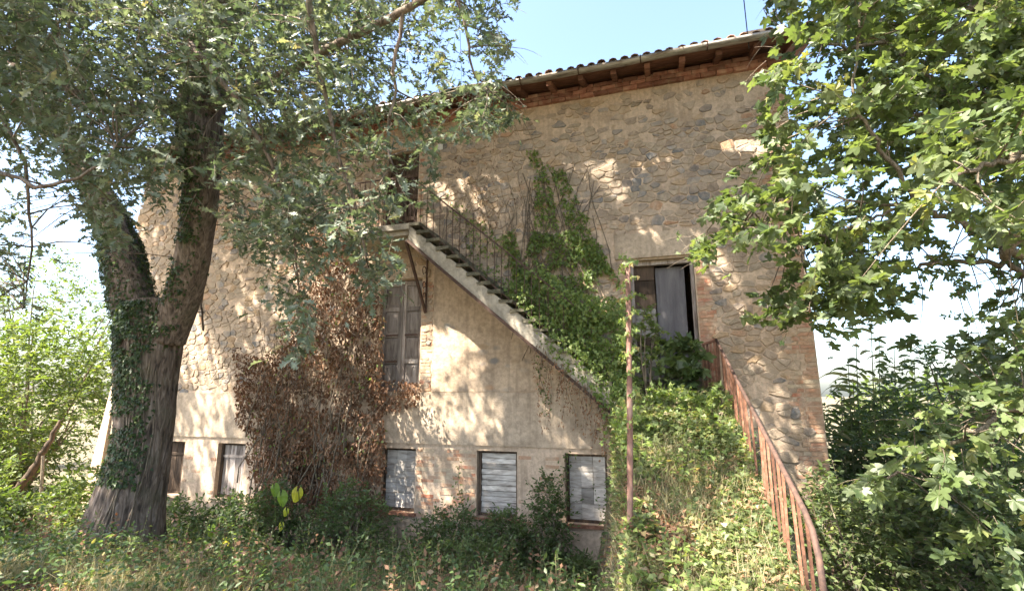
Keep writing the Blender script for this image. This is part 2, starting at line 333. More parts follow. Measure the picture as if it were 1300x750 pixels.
def cloud(name, Ppos, D, N, size, kind, material, parent, rnd=None, singles=0, kindtag='stuff', singlename='leaf'):
    """many leaves as one mesh; the `singles` largest in view become parts of their own"""
    if len(Ppos) == 0: return None
    tv, tf = LEAF[kind]; X, Y, Z = frames(D, N); size = np.asarray(size, float)*np.ones(len(Ppos))
    rnd = RG.random(len(Ppos)) if rnd is None else rnd
    own = np.zeros(len(Ppos), bool)
    if singles:
        px, py, z = proj(Ppos); s = size/np.maximum(z, .3)*(np.abs(Z@fwv)+.3)
        s = np.where((px > 3) & (px < 1297) & (py > 3) & (py < 747) & (z > .5), s, 0)
        own[np.argsort(-s)[:singles]] = True; own &= s > 0
        vs = []
        for q in range(6):
            me = bpy.data.meshes.new(singlename); v = tv.copy(); v[:, 2] *= 1+q*.5; v[:, 2] -= .05*q*v[:, 1]**2
            me.from_pydata(v.tolist(), [], tf.tolist()); a = me.attributes.new('rnd', 'FLOAT', 'POINT')
            a.data.foreach_set('value', np.full(len(v), (q+.5)/6, 'f')); me.materials.append(material); vs.append(me)
        from mathutils import Matrix
        pi = parent.matrix_basis.inverted()
        for i in np.where(own)[0]:
            o = bpy.data.objects.new(singlename, vs[min(5, int(rnd[i]*6))]); COL.objects.link(o); o.parent = parent
            s_ = size[i]; M = Matrix([[X[i][k]*s_, Y[i][k]*s_, Z[i][k]*s_, Ppos[i][k]] for k in range(3)]+[[0, 0, 0, 1]])
            o.matrix_basis = pi@M
    k = ~own
    sz = size[k][:, None, None]
    bend = 1+RG.uniform(-1.2, 2.2, (k.sum(), 1, 1))
    V = Ppos[k][:, None]+sz*(tv[None, :, 0:1]*X[k][:, None]+tv[None, :, 1:2]*Y[k][:, None]+bend*tv[None, :, 2:3]*Z[k][:, None])
    n = k.sum(); T = (tf[None]+(np.arange(n)*len(tv))[:, None, None]).reshape(-1, 3)
    o = rawmesh(name, V.reshape(-1, 3), T, np.repeat(rnd[k], len(tv)), material, parent)
    if kindtag: o['kind'] = kindtag
    return o
def sprays(C, dirs, L, k, lsize, up=.9, droop=.25, spread=1.):
    """leafy twigs: returns leaf arrays and twig polylines (N,4,3)"""
    n = len(C); dirs = nrm(dirs); L = np.asarray(L)*np.ones(n)
    t = np.linspace(0, 1, 4); g = np.array([0, 0, -1.])
    path = C[:, None]+L[:, None, None]*(t[None, :, None]*dirs[:, None]+(t**2)[None, :, None]*droop*g)
    tl = (np.arange(k)+.7)/k; Pl = C[:, None]+L[:, None, None]*(tl[None, :, None]*dirs[:, None]+(tl**2)[None, :, None]*droop*g)
    side = nrm(np.cross(dirs, g)+1e-3); sg = np.where(np.arange(k) % 2, 1, -1)[None, :, None]
    D = dirs[:, None]*.55+side[:, None]*sg*spread+RG.normal(0, .45, (n, k, 3)); D[:, -1] = dirs+RG.normal(0, .2, (n, 3))
    D[..., 2] -= droop*.8
    N = np.array([0, 0, 1.])*up+RG.normal(0, .55, (n, k, 3))
    sz = lsize*RG.uniform(.45, 1.35, (n, k))
    rn = np.clip(RG.random((n, 1))*.6+RG.random((n, k))*.4, 0, .999)
    return Pl.reshape(-1, 3), D.reshape(-1, 3), N.reshape(-1, 3), sz.ravel(), rn.ravel(), path
def twigmesh(name, paths, r, material, parent, kindtag='stuff'):
    if len(paths) == 0: return
    n, m, _ = paths.shape; T = nrm(paths[:, -1]-paths[:, 0]); a = np.where(np.abs(T[:, 2:3]) < .9, [[0, 0, 1.]], [[1., 0, 0]])
    u = nrm(np.cross(T, a)); w = np.cross(T, u); ang = np.array([0, 2.094, 4.189])
    rr = np.linspace(1, .35, m)[None, :, None, None]*(np.asarray(r)*np.ones(n))[:, None, None, None]
    ring = np.cos(ang)[None, None, :, None]*u[:, None, None]+np.sin(ang)[None, None, :, None]*w[:, None, None]
    V = paths[:, :, None]+ring*rr; idx = np.arange(n*m*3).reshape(n, m, 3)
    j2 = [1, 2, 0]; Q = np.stack([idx[:, :-1], idx[:, :-1][:, :, j2], idx[:, 1:][:, :, j2], idx[:, 1:]], -1).reshape(-1, 4)
    o = rawmesh(name, V.reshape(-1, 3), Q, np.full(n*m*3, .5), material, parent, True)
    if kindtag: o['kind'] = kindtag
    return o
# light patches that the photograph shows on the facade, in facade metres (x, z, half width, half height, openness)
def fac(px, py): p = onY(px, py, 0.); return p[0], p[2]
PATCH = []
for (px, py, hw, hh, op) in [(767, 222, 15, 34, 1), (800, 226, 22, 20, .5), (735, 212, 18, 18, .8), (965, 180, 46, 18, 1), (975, 152, 30, 3, .9), (835, 212, 10, 16, .5), (915, 335, 14, 26, .85), (1000, 292, 26, 14, .7),
        (552, 450, 18, 40, .95), (590, 448, 22, 24, .95), (570, 480, 34, 34, .8), (552, 520, 24, 42, .9), (592, 520, 14, 44, .85), (555, 610, 22, 38, .75), (585, 600, 16, 30, .7), (540, 640, 14, 16, .8),
        (690, 520, 13, 34, .9), (705, 548, 12, 30, .9), (742, 552, 14, 24, .7), (752, 620, 12, 40, .95), (640, 500, 5, 18, .6), (563, 245, 10, 20, .8), (545, 222, 8, 14, .8), (678, 205, 8, 12, .8), (600, 250, 9, 34, .7),
        (265, 440, 26, 34, .85), (240, 450, 16, 30, .6), (290, 470, 16, 48, .8), (268, 510, 14, 34, .8), (330, 440, 16, 40, .65), (380, 320, 40, 44, .7), (410, 350, 26, 40, .7), (440, 300, 18, 30, .5),
        (300, 615, 9, 34, .95), (260, 600, 12, 30, .5), (130, 560, 22, 90, 1), (148, 480, 14, 40, 1), (505, 640, 14, 22, .8), (520, 545, 12, 30, .8), (365, 400, 12, 40, .5), (320, 380, 12, 26, .5),
        (1000, 520, 26, 22, .8), (975, 545, 16, 20, .8), (1030, 615, 22, 30, .85), (1042, 560, 12, 40, .8), (1010, 470, 20, 20, .4), (950, 400, 14, 14, .6), (650, 320, 10, 20, .5), (1045, 500, 8, 20, .6), (500, 300, 14, 14, .9), (455, 420, 16, 60, .5), (420, 500, 14, 30, .4),
        (690, 590, 16, 20, .5), (510, 600, 10, 30, .7), (905, 350, 12, 30, .7), (930, 365, 14, 20, .5)]:
    x, z = fac(px, py); x2, _ = fac(px+hw, py); _, z2 = fac(px, py-hh); PATCH.append((x, z, max(.12, x2-x), max(.12, z2-z), op))
LINES = [onD(1250, 220, 3.2), onD(1290, 160, 3.2), onD(1205, 240, 3.4), onD(1030, 60, 4.8), onD(1090, 120, 4.8), onD(1040, 160, 4.6), onD(1220, 570, 4.2), onD(1270, 620, 4.2), onD(1150, 600, 4.5), onD(1000, 120, 4.6),
         onD(560, 90, 5.), onD(480, 150, 4.4), onD(100, 640, 9), onD(60, 600, 9), onD(40, 680, 7.5)]
def sun_open(P):
    """openness (0..1) of the facade, ramp or slope spot that a leaf at P would shade"""
    o = np.zeros(len(P))
    t = (P[:, 2]+.12-.35*(1+P[:, 1]))/(SUN[2]-.35*SUN[1]); X = P[:, 0]-SUN[0]*t; Y = P[:, 1]-SUN[1]*t
    nn = fbm(np.stack([X, Y*.8, X*0], 1), 1.25, 6.1); o = np.where((X > -1.2) & (X < 1.6) & (Y > -6) & (Y < -.9) & (t > 1.2) & (nn > .42), .97, 0)
    t = (P[:, 2]+2.3)/SUN[2]; X = P[:, 0]-SUN[0]*t; Y = P[:, 1]-SUN[1]*t; nn = fbm(np.stack([X, Y, X*0], 1), 1.5, 1.1)
    o = np.maximum(o, np.where((Y < -.8) & (t > 2.) & (nn > .60), .9, 0))
    for q in LINES:
        w_ = P-q; k_ = w_@SUN; d_ = np.linalg.norm(w_-k_[:, None]*SUN, axis=1); o = np.maximum(o, np.where((k_ > .5) & (d_ < .55), .95, 0))
    return np.maximum(o, sun_open_wall(P))
def sun_open_wall(P):
    t = -P[:, 1]/(-SUN[1]); X = P[:, 0]-SUN[0]*t; Z = P[:, 2]-SUN[2]*t
    o = np.zeros(len(P)); sl = SUN[0]/SUN[2]
    for (x, z, hw, hh, op) in PATCH:
        dz = Z-z; dx = X-x-sl*dz
        o = np.maximum(o, np.where((dx/hw)**2+(dz/hh)**2 < 1.5, op, 0))
    nz = fbm(np.stack([(X-sl*Z)*2.3, Z*.95, Z*0], 1), 1., 12.3); o = np.maximum(o, np.where((nz > np.where(X < -5.8, .60, .68)) & (X < 1.9) & (Z < 3.6) & (Z > -2.4), .85, 0))
    return np.where(P[:, 1] < -.3, o, 0)
# ================================================================== THE BUILDING
XL, XR, ZB, ZT = -12.85, 2.27, -3.1, 6.0
house = tag(empty('stone_farmhouse', (-5, .2, ZB)), 'abandoned two storey rubble stone farmhouse with rusty eaves and boarded low windows', 'building')
OPEN = dict(W1=(-11.19, -10.44, -2.18, -1.05), W2=(-9.5, -8.75, -2.18, -1.05), WH=(-7.5, -6.75, -2.18, -1.05), W3=(-5.43, -4.69, -2.18, -1.03),
            W4=(-3.44, -2.67, -2.16, -1.02), W5=(-1.80, -1.07, -2.16, -1.02), WD=(-5.64, -4.68, .05, 2.32), UD=(-5.72, -4.86, 3.17, 5.25), RD=(-.55, .55, -.08, 2.36))
def pierced(mb, x0, x1, z0, z1, y, depth, holes, rim=True):
    hs = [h for h in holes if h[0] < x1 and h[1] > x0 and h[2] < z1 and h[3] > z0]
    hs = [(max(h[0], x0), min(h[1], x1), max(h[2], z0), min(h[3], z1)) for h in hs]
    xs = sorted({x0, x1, *[h[0] for h in hs], *[h[1] for h in hs]}); zs = sorted({z0, z1, *[h[2] for h in hs], *[h[3] for h in hs]})
    for i in range(len(xs)-1):
        for j in range(len(zs)-1):
            cx, cz = (xs[i]+xs[i+1])/2, (zs[j]+zs[j+1])/2
            if any(h[0] < cx < h[1] and h[2] < cz < h[3] for h in hs): continue
            mb.add([(xs[i], y, zs[j]), (xs[i+1], y, zs[j]), (xs[i+1], y, zs[j+1]), (xs[i], y, zs[j+1])], [(0, 1, 2, 3)])
    b = y+depth
    for h in hs:
        a, c, d, e = h
        mb.add([(a, y, d), (c, y, d), (c, y, e), (a, y, e), (a, b, d), (c, b, d), (c, b, e), (a, b, e)], [(0, 4, 5, 1), (1, 5, 6, 2), (2, 6, 7, 3), (3, 7, 4, 0)])
    if rim:
        a, c, d, e = x0, x1, z0, z1
        mb.add([(a, y, d), (c, y, d), (c, y, e), (a, y, e), (a, b, d), (c, b, d), (c, b, e), (a, b, e)], [(0, 1, 5, 4), (1, 2, 6, 5), (2, 3, 7, 6), (3, 0, 4, 7)])
HOLES = list(OPEN.values())
w = MB(); pierced(w, XL, XR, ZB, ZT, 0., .5, HOLES); w.build('wall', MAT['mortar'], house)
w = MB(); w.box((XL+.25, 4.5, (ZB+ZT+.9)/2), (.5, 8, ZT-ZB+.9)); w.build('wall', MAT['mortar'], house)
w = MB(); w.box((XR-.25, 4.5, (ZB+ZT+.9)/2), (.496, 8, ZT-ZB+.9)); w.build('wall', MAT['mortar'], house)
w = MB(); w.box(((XL+XR)/2, 8.75, (ZB+ZT)/2), (XR-XL, .5, ZT-ZB)); w.build('wall', MAT['mortar'], house)
w = MB(); w.box(((XL+XR)/2, 4.5, -.22), (XR-XL-1.02, 7.9, .2)); w.build('floor_slab', MAT['concrete'], house)
# sloping buttress foot at the left corner
v = [(-12.86, -.03, .9), (-12.80, -.03, .9), (-12.80, -.03, ZB), (-13.28, -.16, ZB), (-12.86, 3, .9), (-13.28, 3, ZB), (-12.8, 3, .9), (-12.8, 3, ZB), (-12.80, -.16, ZB)]
w = MB(); w.add(v, [(0, 3, 8, 1), (0, 4, 5, 3), (0, 1, 6, 4), (1, 8, 7, 6), (3, 5, 7, 8), (4, 6, 7, 5)]); w.build('buttress', MAT['mortar'], house)
# plaster skirt below the first floor, plaster under the stair, lintels
w = MB(); pierced(w, XL+.02, -.87, -.93, .03, -.035, .034, HOLES); w.build('plaster_band', MAT['lintel'], house)
w = MB(); pierced(w, XL+.02, -.87, ZB, -2.26, -.02, .019, HOLES); w.build('plaster_foot', MAT['lintel'], house)
w = MB(); v = [(-4.40, -.022, .04), (-.88, -.022, .04), (-.9, -.022, .3), (-4.40, -.022, 3.1)]; w.add(v+[(a, .0, c) for a, b, c in v], [(0, 1, 2, 3), (0, 4, 5, 1), (1, 5, 6, 2), (2, 6, 7, 3), (3, 7, 4, 0)]); w.build('plaster', MAT['plaster'], house)
w = MB(); w.box((.02, -.02, 2.62), (1.62, .06, .46), jit=.008); w.build('lintel', MAT['lintel'], house)
w = MB(); w.box((-5.16, -.012, 2.41), (1.3, .03, .16), jit=.005); w.build('lintel', MAT['lintel'], house)
# --- rubble stones: a relaxed cell pattern, each stone inset in its mortar joint
def cellstones():
    pts = []
    z = -2.7
    while z < 5.75:
        big = z < 1.3
        h = RG.uniform(.075, .165)+(.04 if z < 0 else 0); x = -12.8+RG.uniform(0, .2)
        while x < 2.25:
            wd = RG.uniform(.08, .34)*(1.2 if (x > .6 and big) else 1)
            pts.append((x+wd/2+RG.normal(0, .02), z+h/2+RG.normal(0, .035))); x += wd
            if RG.random() < .15: pts.append((x-wd*.5, z+h*.85))
        z += h
    P = np.array(pts)
    def ok(x, z):
        for h in HOLES:
            if h[0]-.10 < x < h[1]+.10 and h[2]-.05 < z < h[3]+.12: return False
        if x > 1.93 and (int((z+3)/.33) % 3) != 1: return False
        if x > 2.1: return False
        if .55 < x < .82 and z < 2.4 and z > -.2: return False
        if -.86 < x < .86 and 2.36 < z < 2.88: return False
        if -5.82 < x < -4.52 and 2.2 < z < 2.55: return False
        if z < .08 and x < .62: return False
        if -5.0 < x < -.88 and z < .05+(-.88-x)*.84+.12 and x > -4.42: return False
        if z > 5.68: return False
        return True
    K = np.array([1, 1.55]); Q = P*K; out = []
    for i, (x, z) in enumerate(P):
        if not ok(x, z): continue
        d = np.hypot(*(Q-Q[i]).T); nb = np.argsort(d)[1:14]
        poly = [np.array(((x+a)*K[0], (z+b)*K[1])) for a, b in ((-.35, -.2), (.35, -.2), (.35, .2), (-.35, .2))]
        for j in nb:
            m = (Q[i]+Q[j])/2; n = Q[j]-Q[i]; new = []
            for a in range(len(poly)):
                p, q = poly[a], poly[(a+1) % len(poly)]; sp, sq = (p-m)@n, (q-m)@n
                if sp <= 0: new.append(p)
                if sp*sq < 0: new.append(p+(q-p)*sp/(sp-sq))
            poly = new
            if len(poly) < 3: break
        if len(poly) < 4: continue
        out.append(np.array(poly)/K)
    return out
stones = []
for pl in cellstones():
    c = pl.mean(0); r = np.hypot(*(pl-c).T)
    if r.mean() < .04: continue
    pl = c+(pl-c)*(1-np.clip((.004+RG.random()**2*.02)/r, 0, .5))[:, None]
    n = len(pl); q = []
    for a in range(n):                                  # chaikin corner cutting, then a little raggedness
        u_ = RG.uniform(.70, .90); q += [pl[a]*u_+pl[(a+1) % n]*(1-u_), pl[a]*(1-u_)+pl[(a+1) % n]*u_]
    q = np.array(q)+RG.normal(0, .0075, (2*n, 2)); stones.append((c, q))
ns = len(stones); C3 = np.array([(c[0], 0, c[1]) for c, q in stones])
px, py, zz = proj(C3); area = np.array([np.ptp(q[:, 0])*np.ptp(q[:, 1]) for c, q in stones])/zz**2
vis = (px > 0) & (px < 1300) & (py > 0) & (py < 750); hid = inpoly(px, py, [(0, 0), (500, 0), (480, 280), (330, 330), (0, 400)])
area = np.where(vis & ~hid, area, 0); top = set(np.argsort(-area)[:300].tolist())
rest = MB()
for i, (c, q) in enumerate(stones):
    cover = noise.noise(Vector((c[0]*.5, 0, c[1]*.9)))
    if RG.random() < .05+max(0, cover*.5)+.30*float(sstep(4.3, 5.3, c[1])): continue
    d = RG.uniform(.004, .026); d *= 1.3 if c[0] > .8 and c[1] < 1.5 else 1; n = len(q)
    tilt = RG.normal(0, .03, 2)
    def lay(sc, dep): p = c+(q-c)*sc; return [(a, -dep-((a-c[0])*tilt[0]+(b-c[1])*tilt[1])*(dep > 0), b) for a, b in p]
    V = lay(1.0, -.004)+lay(.985, d*.75)+lay(.86, d); Fc = []
    for a in range(n):
        b = (a+1) % n; Fc += [(a, b, n+b, n+a), (n+a, n+b, 2*n+b, 2*n+a)]
    Fc.append(tuple(2*n+a for a in range(n)))
    t = MB() if i in top else rest; t.add(V, Fc, RG.random())
    if i in top: t.build('stone', MAT['stone'], house)
o = rest.build('stones', MAT['stone'], house); o['kind'] = 'stuff'
# --- bricks: quoin, jambs, piers and the courses under the eaves
BR = []                                                # centre x, z, width, height, proud
def courses(x0, x1, z0, z1, h=.068, wid=.25, ragged=0., keep=1., proud=.012, y=0.):
    k = 0; z = z0
    while z+h < z1:
        x = x0-(wid*.5 if k % 2 else 0); a1 = x1+(RG.uniform(-ragged, ragged) if ragged else 0)
        while x < a1-.03:
            a = max(x, x0); b = min(x+wid, a1)
            if b-a > .05 and RG.random() < keep and not any(h_[0]-.004 < (a+b)/2 < h_[1]+.004 and h_[2] < z+h/2 < h_[3] for h_ in HOLES):
                BR.append(((a+b)/2, z+h/2, b-a-.012, h-.011, proud+RG.normal(0, .003), y))
            x += wid
        z += h; k += 1
k = 0; z = -2.7
while z < 5.7:                                         # quoin: bricks from the far right edge inwards, toothed
    blk = int((z+3)/.33) % 3 == 1 and z > -.2
    for a, b in ([(2.10, 2.26)] if blk else ([(2.02, 2.26), (1.80, 2.01)] if k % 2 else [(1.93, 2.04), (2.05, 2.26)])):
        BR.append(((a+b)/2, z+.034, b-a-.012, .056, .014+RG.normal(0, .004), 0))
    z += .068; k += 1
courses(.565, .83, -.1, 2.34, ragged=.04); courses(-.86, -.565, -.1, 2.34); courses(-4.665, -4.43, .06, 2.3, ragged=.03, keep=.85); courses(-5.9, -5.75, 3.2, 5.2); courses(-4.84, -4.72, 3.2, 5.2)
for a, b in ((-10.42, -9.52), (-8.73, -7.52), (-6.73, -5.45), (-4.67, -3.46), (-2.65, -1.82), (-1.05, -.88)):
    courses(a, b, -2.24, -.95, keep=.6 if -4.7 < a < -4 else .16, proud=.005)
courses(XL+.02, XR-.02, 5.73, 6.0, h=.085, wid=.28, proud=.03)
BC = np.array([(b[0], 0, b[1]) for b in BR]); px, py, zz = proj(BC); ar = np.array([b[2]*b[3] for b in BR])/zz**2
cor = MB()
ar = np.where((px > 525) & (px < 1300) & (py > 0) & (py < 750), ar, 0); top = set(np.argsort(-ar)[:300].tolist()); rest = MB()
for i, (x, z, wd, h, pr, y) in enumerate(BR):
    if z > 5.72:
        cb = MB() if i in top else cor; cb.box((x, y+.01-pr/2-.02, z), (wd, .06+pr, h), jit=.005)
        if i in top: cb.build('brick', MAT['redbrick'], house)
        continue
    t = MB() if i in top else rest; t.box((x, y+.01-pr/2, z), (wd, .02+pr, h), jit=.0035)
    if i in top: t.build('brick', MAT['brick'], house)
o = rest.build('bricks', MAT['brick'], house); o['kind'] = 'stuff'
o = cor.build('cornice_bricks', MAT['redbrick'], house); o['kind'] = 'stuff'
# --- eaves: rafters, soffit boards, gutter with brackets, clay tiles
SL = math.tan(math.radians(17)); EY = -.64
def roofz(y): return 6.0+SL*(y)+.09
for i in range(26):
    x = XL+.15+i*.603; m = MB(); m.bar((x, .4, roofz(.4)-.08), (x, EY+.03, roofz(EY)-.10), .085, .10); m.build('rafter', MAT['eavewood'], house)
for i in range(5):
    y0 = EY+.02+i*.15; m = MB(); a = (XL-.3, y0, roofz(y0)-.022); b = (XR+.34, y0, roofz(y0)-.022)
    v = [(XL-.3, y0, roofz(y0)-.03), (XR+.34, y0, roofz(y0)-.03), (XR+.34, y0+.142, roofz(y0+.142)-.03), (XL-.3, y0+.142, roofz(y0+.142)-.03)]
    v = [(p[0], p[1], p[2]+RG.normal(0, .002)) for p in v]; m.add(v+[(p[0], p[1], p[2]+.02) for p in v], [(3, 2, 1, 0), (4, 5, 6, 7), (0, 1, 5, 4), (1, 2, 6, 5), (2, 3, 7, 6), (3, 0, 4, 7)]); m.build('soffit_board', MAT['eavewood'], house)
m = MB(); m.bar((XR+.345, EY, roofz(EY)-.06), (XR+.345, 4.4, roofz(4.4)-.06), .03, .15); m.build('verge_board', MAT['eavewood'], house)
def roofpiece(mb, y0, y1, s):
    v = [(XL-.32, y0, roofz(abs(y0) if 0 else y0)), (XR+.36, y0, roofz(y0)), (XR+.36, y1, roofz(y1)), (XL-.32, y1, roofz(y1))]
    mb.add(v+[(p[0], p[1], p[2]+.04) for p in v], [(3, 2, 1, 0), (4, 5, 6, 7), (0, 1, 5, 4), (1, 2, 6, 5), (2, 3, 7, 6), (3, 0, 4, 7)])
m = MB(); roofpiece(m, EY, 4.5, 1); m.add([(XL-.32, 4.5, roofz(4.5)+.04), (XR+.36, 4.5, roofz(4.5)+.04), (XR+.36, 9.7, roofz(-.7)), (XL-.32, 9.7, roofz(-.7))], [(0, 1, 2, 3)]); m.build('roof', MAT['tile'], house)
def tile_v(L, r0, r1, flip=1):
    r0 *= .84; r1 *= .84
    v = []
    for (yy, r) in ((0, r0), (L, r1)):
        for rr in (r, r-.014):
            for a in range(5):
                t = math.pi*a/4; v.append((math.cos(t)*rr, yy, flip*math.sin(t)*rr*.85+SL*yy))
    f = []
    for a in range(4): f += [(a, a+1, 11+a, 10+a), (5+a, 15+a, 16+a, 6+a), (a, 5+a, 6+a, a+1)]
    f += [(0, 10, 15, 5), (4, 9, 19, 14)]
    return v, f
def tilemesh(seed, flip):
    mm = MB(); v, f = tile_v(.5, .095, .075, flip); mm.add(v, f, seed); o = mm.build('roof_tile', MAT['tile'], house); return o
caps = [tilemesh(.1+.16*k, 1) for k in range(6)]; gul = [tilemesh(.1+.16*k, -1) for k in range(3)]
used = set(); x = XL-.25; i = 0
def put(src, loc, rz):
    o = src if src.name not in used else src.copy()
    if src.name in used: COL.objects.link(o)
    used.add(src.name); o.matrix_world = __import__('mathutils').Matrix.Translation(Vector(loc))@__import__('mathutils').Matrix.Rotation(rz, 4, 'Z'); return o
bpy.context.view_layer.update()
while x < XR+.33:
    for row in range(2 if x > -7 else 1):
        y = EY-.09+row*.42+RG.normal(0, .012); put(caps[RG.integers(6)], (x+RG.normal(0, .006), y, roofz(y)+.062+row*.012+RG.normal(0, .005)), RG.normal(0, .02))
    y = EY-.05; put(gul[RG.integers(3)], (x+.1, y, roofz(y)+.105), 0); x += .198; i += 1
m = MB(); GZ = roofz(EY)-.02; gy = EY-.10; N_ = 7
v = []; xs = np.linspace(XL-.3, 2.30, 40)
for x in xs:
    sag = .012*math.sin(x*1.3)+.006*math.sin(x*4)
    for r in (.078, .072):
        for a in range(N_+1): t = math.pi+math.pi*a/N_; v.append((x, gy+math.cos(t)*r, GZ+sag+math.sin(t)*r))
f = []; q = 2*(N_+1)
for i in range(len(xs)-1):
    for a in range(N_): f += [(i*q+a, (i+1)*q+a, (i+1)*q+a+1, i*q+a+1), (i*q+N_+1+a, i*q+N_+2+a, (i+1)*q+N_+2+a, (i+1)*q+N_+1+a)]
    f += [(i*q, i*q+N_+1, (i+1)*q+N_+1, (i+1)*q), (i*q+N_, (i+1)*q+N_, (i+1)*q+q-1, i*q+q-1)]
f += [tuple(range(N_, -1, -1)), tuple(len(v)-q+a for a in range(N_+1))]
m.add(v, f); gut = m.build('gutter', MAT['gutter'], house, True)
for i in range(14):
    x = XL+.5+i*1.11; m = MB(); ring = [(x, gy+math.cos(math.pi+math.pi*a/8)*.086, GZ+math.sin(math.pi+math.pi*a/8)*.086) for a in range(9)]+[(x, gy+.13, GZ+.05)]
    m.tube(ring, .012, 5); b = m.build('gutter_bracket', MAT['darkrust'], gut)
for i in range(6):
    x = XL+1.3+i*2.6; m = MB(); m.tube([(x-.02, gy, GZ-.004), (x+.02, gy, GZ-.004)], .084, 12); 
m = MB(); m.box((-4.36, -.015, 5.17), (.12, .02, .13), jit=.003); m.build('wall_plate', MAT['whitepaint'], house)
# ------------------------------------------------------------------ low windows, boarded
def winframe(key, wmat, kind):
    x0, x1, z0, z1 = OPEN[key]; y = .13; fr = MB(); g = .003; t = .045
    for a, b in (((x0+g+t/2, y, (z0+z1)/2), (t, .05, z1-z0-2*g)), ((x1-g-t/2, y, (z0+z1)/2), (t, .05, z1-z0-2*g)), (((x0+x1)/2, y, z0+g+t/2), (x1-x0-2*t-.01, .048, t)), (((x0+x1)/2, y, z1-g-t/2), (x1-x0-2*t-.01, .048, t))): fr.box(a, b, jit=.002)
    win = fr.build('window', MAT['darkwood'], house)
    s = MB(); s.box(((x0+x1)/2, .035, z0-.028), (x1-x0+.10, .19, .05), jit=.006); s.build('sill', MAT['rust'] if key in ('W3', 'W4', 'W5') else MAT['lintel'], win)
    w_ = x1-x0-.10
    if kind == 'boards':
        n = 11; hh = (z1-z0-.1)/n
        for i in range(n):
            b = MB(); b.box(((x0+x1)/2+RG.normal(0, .004), y+.005+RG.normal(0, .004), z0+.05+hh*(i+.5)), (w_-RG.uniform(0, .015), .022, hh-.008), jit=.004); b.build('board', wmat, win)
    elif kind == 'panes':
        for i in range(2):
            for j in range(4):
                b = MB(); b.box((x0+.05+w_*(i+.5)/2, y+.012, z0+.05+(z1-z0-.1)*(j+.5)/4), (w_/2-.02, .008, (z1-z0-.1)/4-.02)); b.build('pane', MAT['board'] if (i, j) != (0, 1) else MAT['glass'], win)
        b = MB(); b.box(((x0+x1)/2, y-.004, (z0+z1)/2), (.026, .03, z1-z0-.1), jit=.002)
        b.build('mullion', wmat, win)
        for j in (1, 2, 3): b = MB(); b.box(((x0+x1)/2, y-.002, z0+.05+(z1-z0-.1)*j/4), (w_, .022, .02), jit=.002); b.build('glazing_bar', wmat, win)
    elif kind == 'sheet':
        for i in range(3):
            for j in range(4):
                b = MB(); b.box((x0+.05+w_*(i+.5)/3, y+.004+RG.normal(0, .002), z0+.05+(z1-z0-.1)*(j+.5)/4), (w_/3-.004, .012, (z1-z0-.1)/4-.004), jit=.003); b.build('panel', wmat, win)
    else:
        for i in range(4):
            b = MB(); b.box((x0+.05+w_*(i+.5)/4, y+.02, (z0+z1)/2), (w_/4-.01, .02, z1-z0-.1), jit=.003); b.build('board', wmat, win)
        b = MB(); b.box(((x0+x1)/2, y-.004, z0+.75*(z1-z0)), (w_, .02, .05), jit=.003); b.build('cross_board', wmat, win)
    return win
winframe('W1', MAT['darkwood'], 'planks'); winframe('W2', MAT['greywood'], 'planks'); winframe('WH', MAT['darkwood'], 'planks')
winframe('W3', MAT['board'], 'sheet'); winframe('W4', MAT['board'], 'boards'); winframe('W5', MAT['board'], 'sheet')
# ------------------------------------------------------------------ the panelled wooden door under the stair head
def paneldoor(x0, x1, z0, z1, y, label=None):
    f = MB(); cx = (x0+x1)/2; t = .075
    for side in (0, 1):
        a = x0+.01 if side == 0 else cx+.004; b = cx-.004 if side == 0 else x1-.01
        for xx in (a+t/2, b-t/2): f.box((xx, y, (z0+z1)/2), (t, .045, z1-z0-.02), jit=.002)
        for k in range(5): zz_ = z0+.06+(z1-z0-.12)*k/4; f.box(((a+b)/2, y, zz_), (b-a-2*t-.004, .043, .10 if k in (0, 4) else .085), jit=.002)
    d = f.build('door', MAT['greywood'], house)
    if label: d['label'] = label
    for side in (0, 1):
        a = x0+.01 if side == 0 else cx+.004; b = cx-.004 if side == 0 else x1-.01
        for k in range(4):
            za = z0+.06+(z1-z0-.12)*(k+.5)/4; hh = (z1-z0-.12)/4-.10
            p = MB(); A = (b-a-2*t)/2; p.add([((a+b)/2+sx*A*q, y+.012-dd, za+sz*hh/2*q) for q, dd in ((1, 0), (.72, .018)) for sx, sz in ((-1, -1), (1, -1), (1, 1), (-1, 1))]+[((a+b)/2, y+.03, za)],
                           [(0, 1, 5, 4), (1, 2, 6, 5), (2, 3, 7, 6), (3, 0, 4, 7), (4, 5, 6, 7)], RG.random()*.6); p.build('door_panel', MAT['greywood'], d)
    m = MB(); m.box((cx, y-.03, (z0+z1)/2), (.035, .02, z1-z0-.03), jit=.002); m.build('cover_strip', MAT['greywood'], d)
    for (sx, k) in ((-1, 2), (1, 2), (-1, 1)):
        m = MB(); m.box((cx+sx*.22, y-.032, z0+.06+(z1-z0-.12)*k/4), (.28, .012, .035), jit=.003); m.build('strap', MAT['darkrust'], d)
    return d
paneldoor(*OPEN['WD'], .12, 'weathered grey wooden double door with peeling panels')
ud = paneldoor(*OPEN['UD'], .2, 'dark upper door at the head of the stair')
for o_ in [ud]+list(ud.children): o_.data.materials[0] = MAT['darkwood']
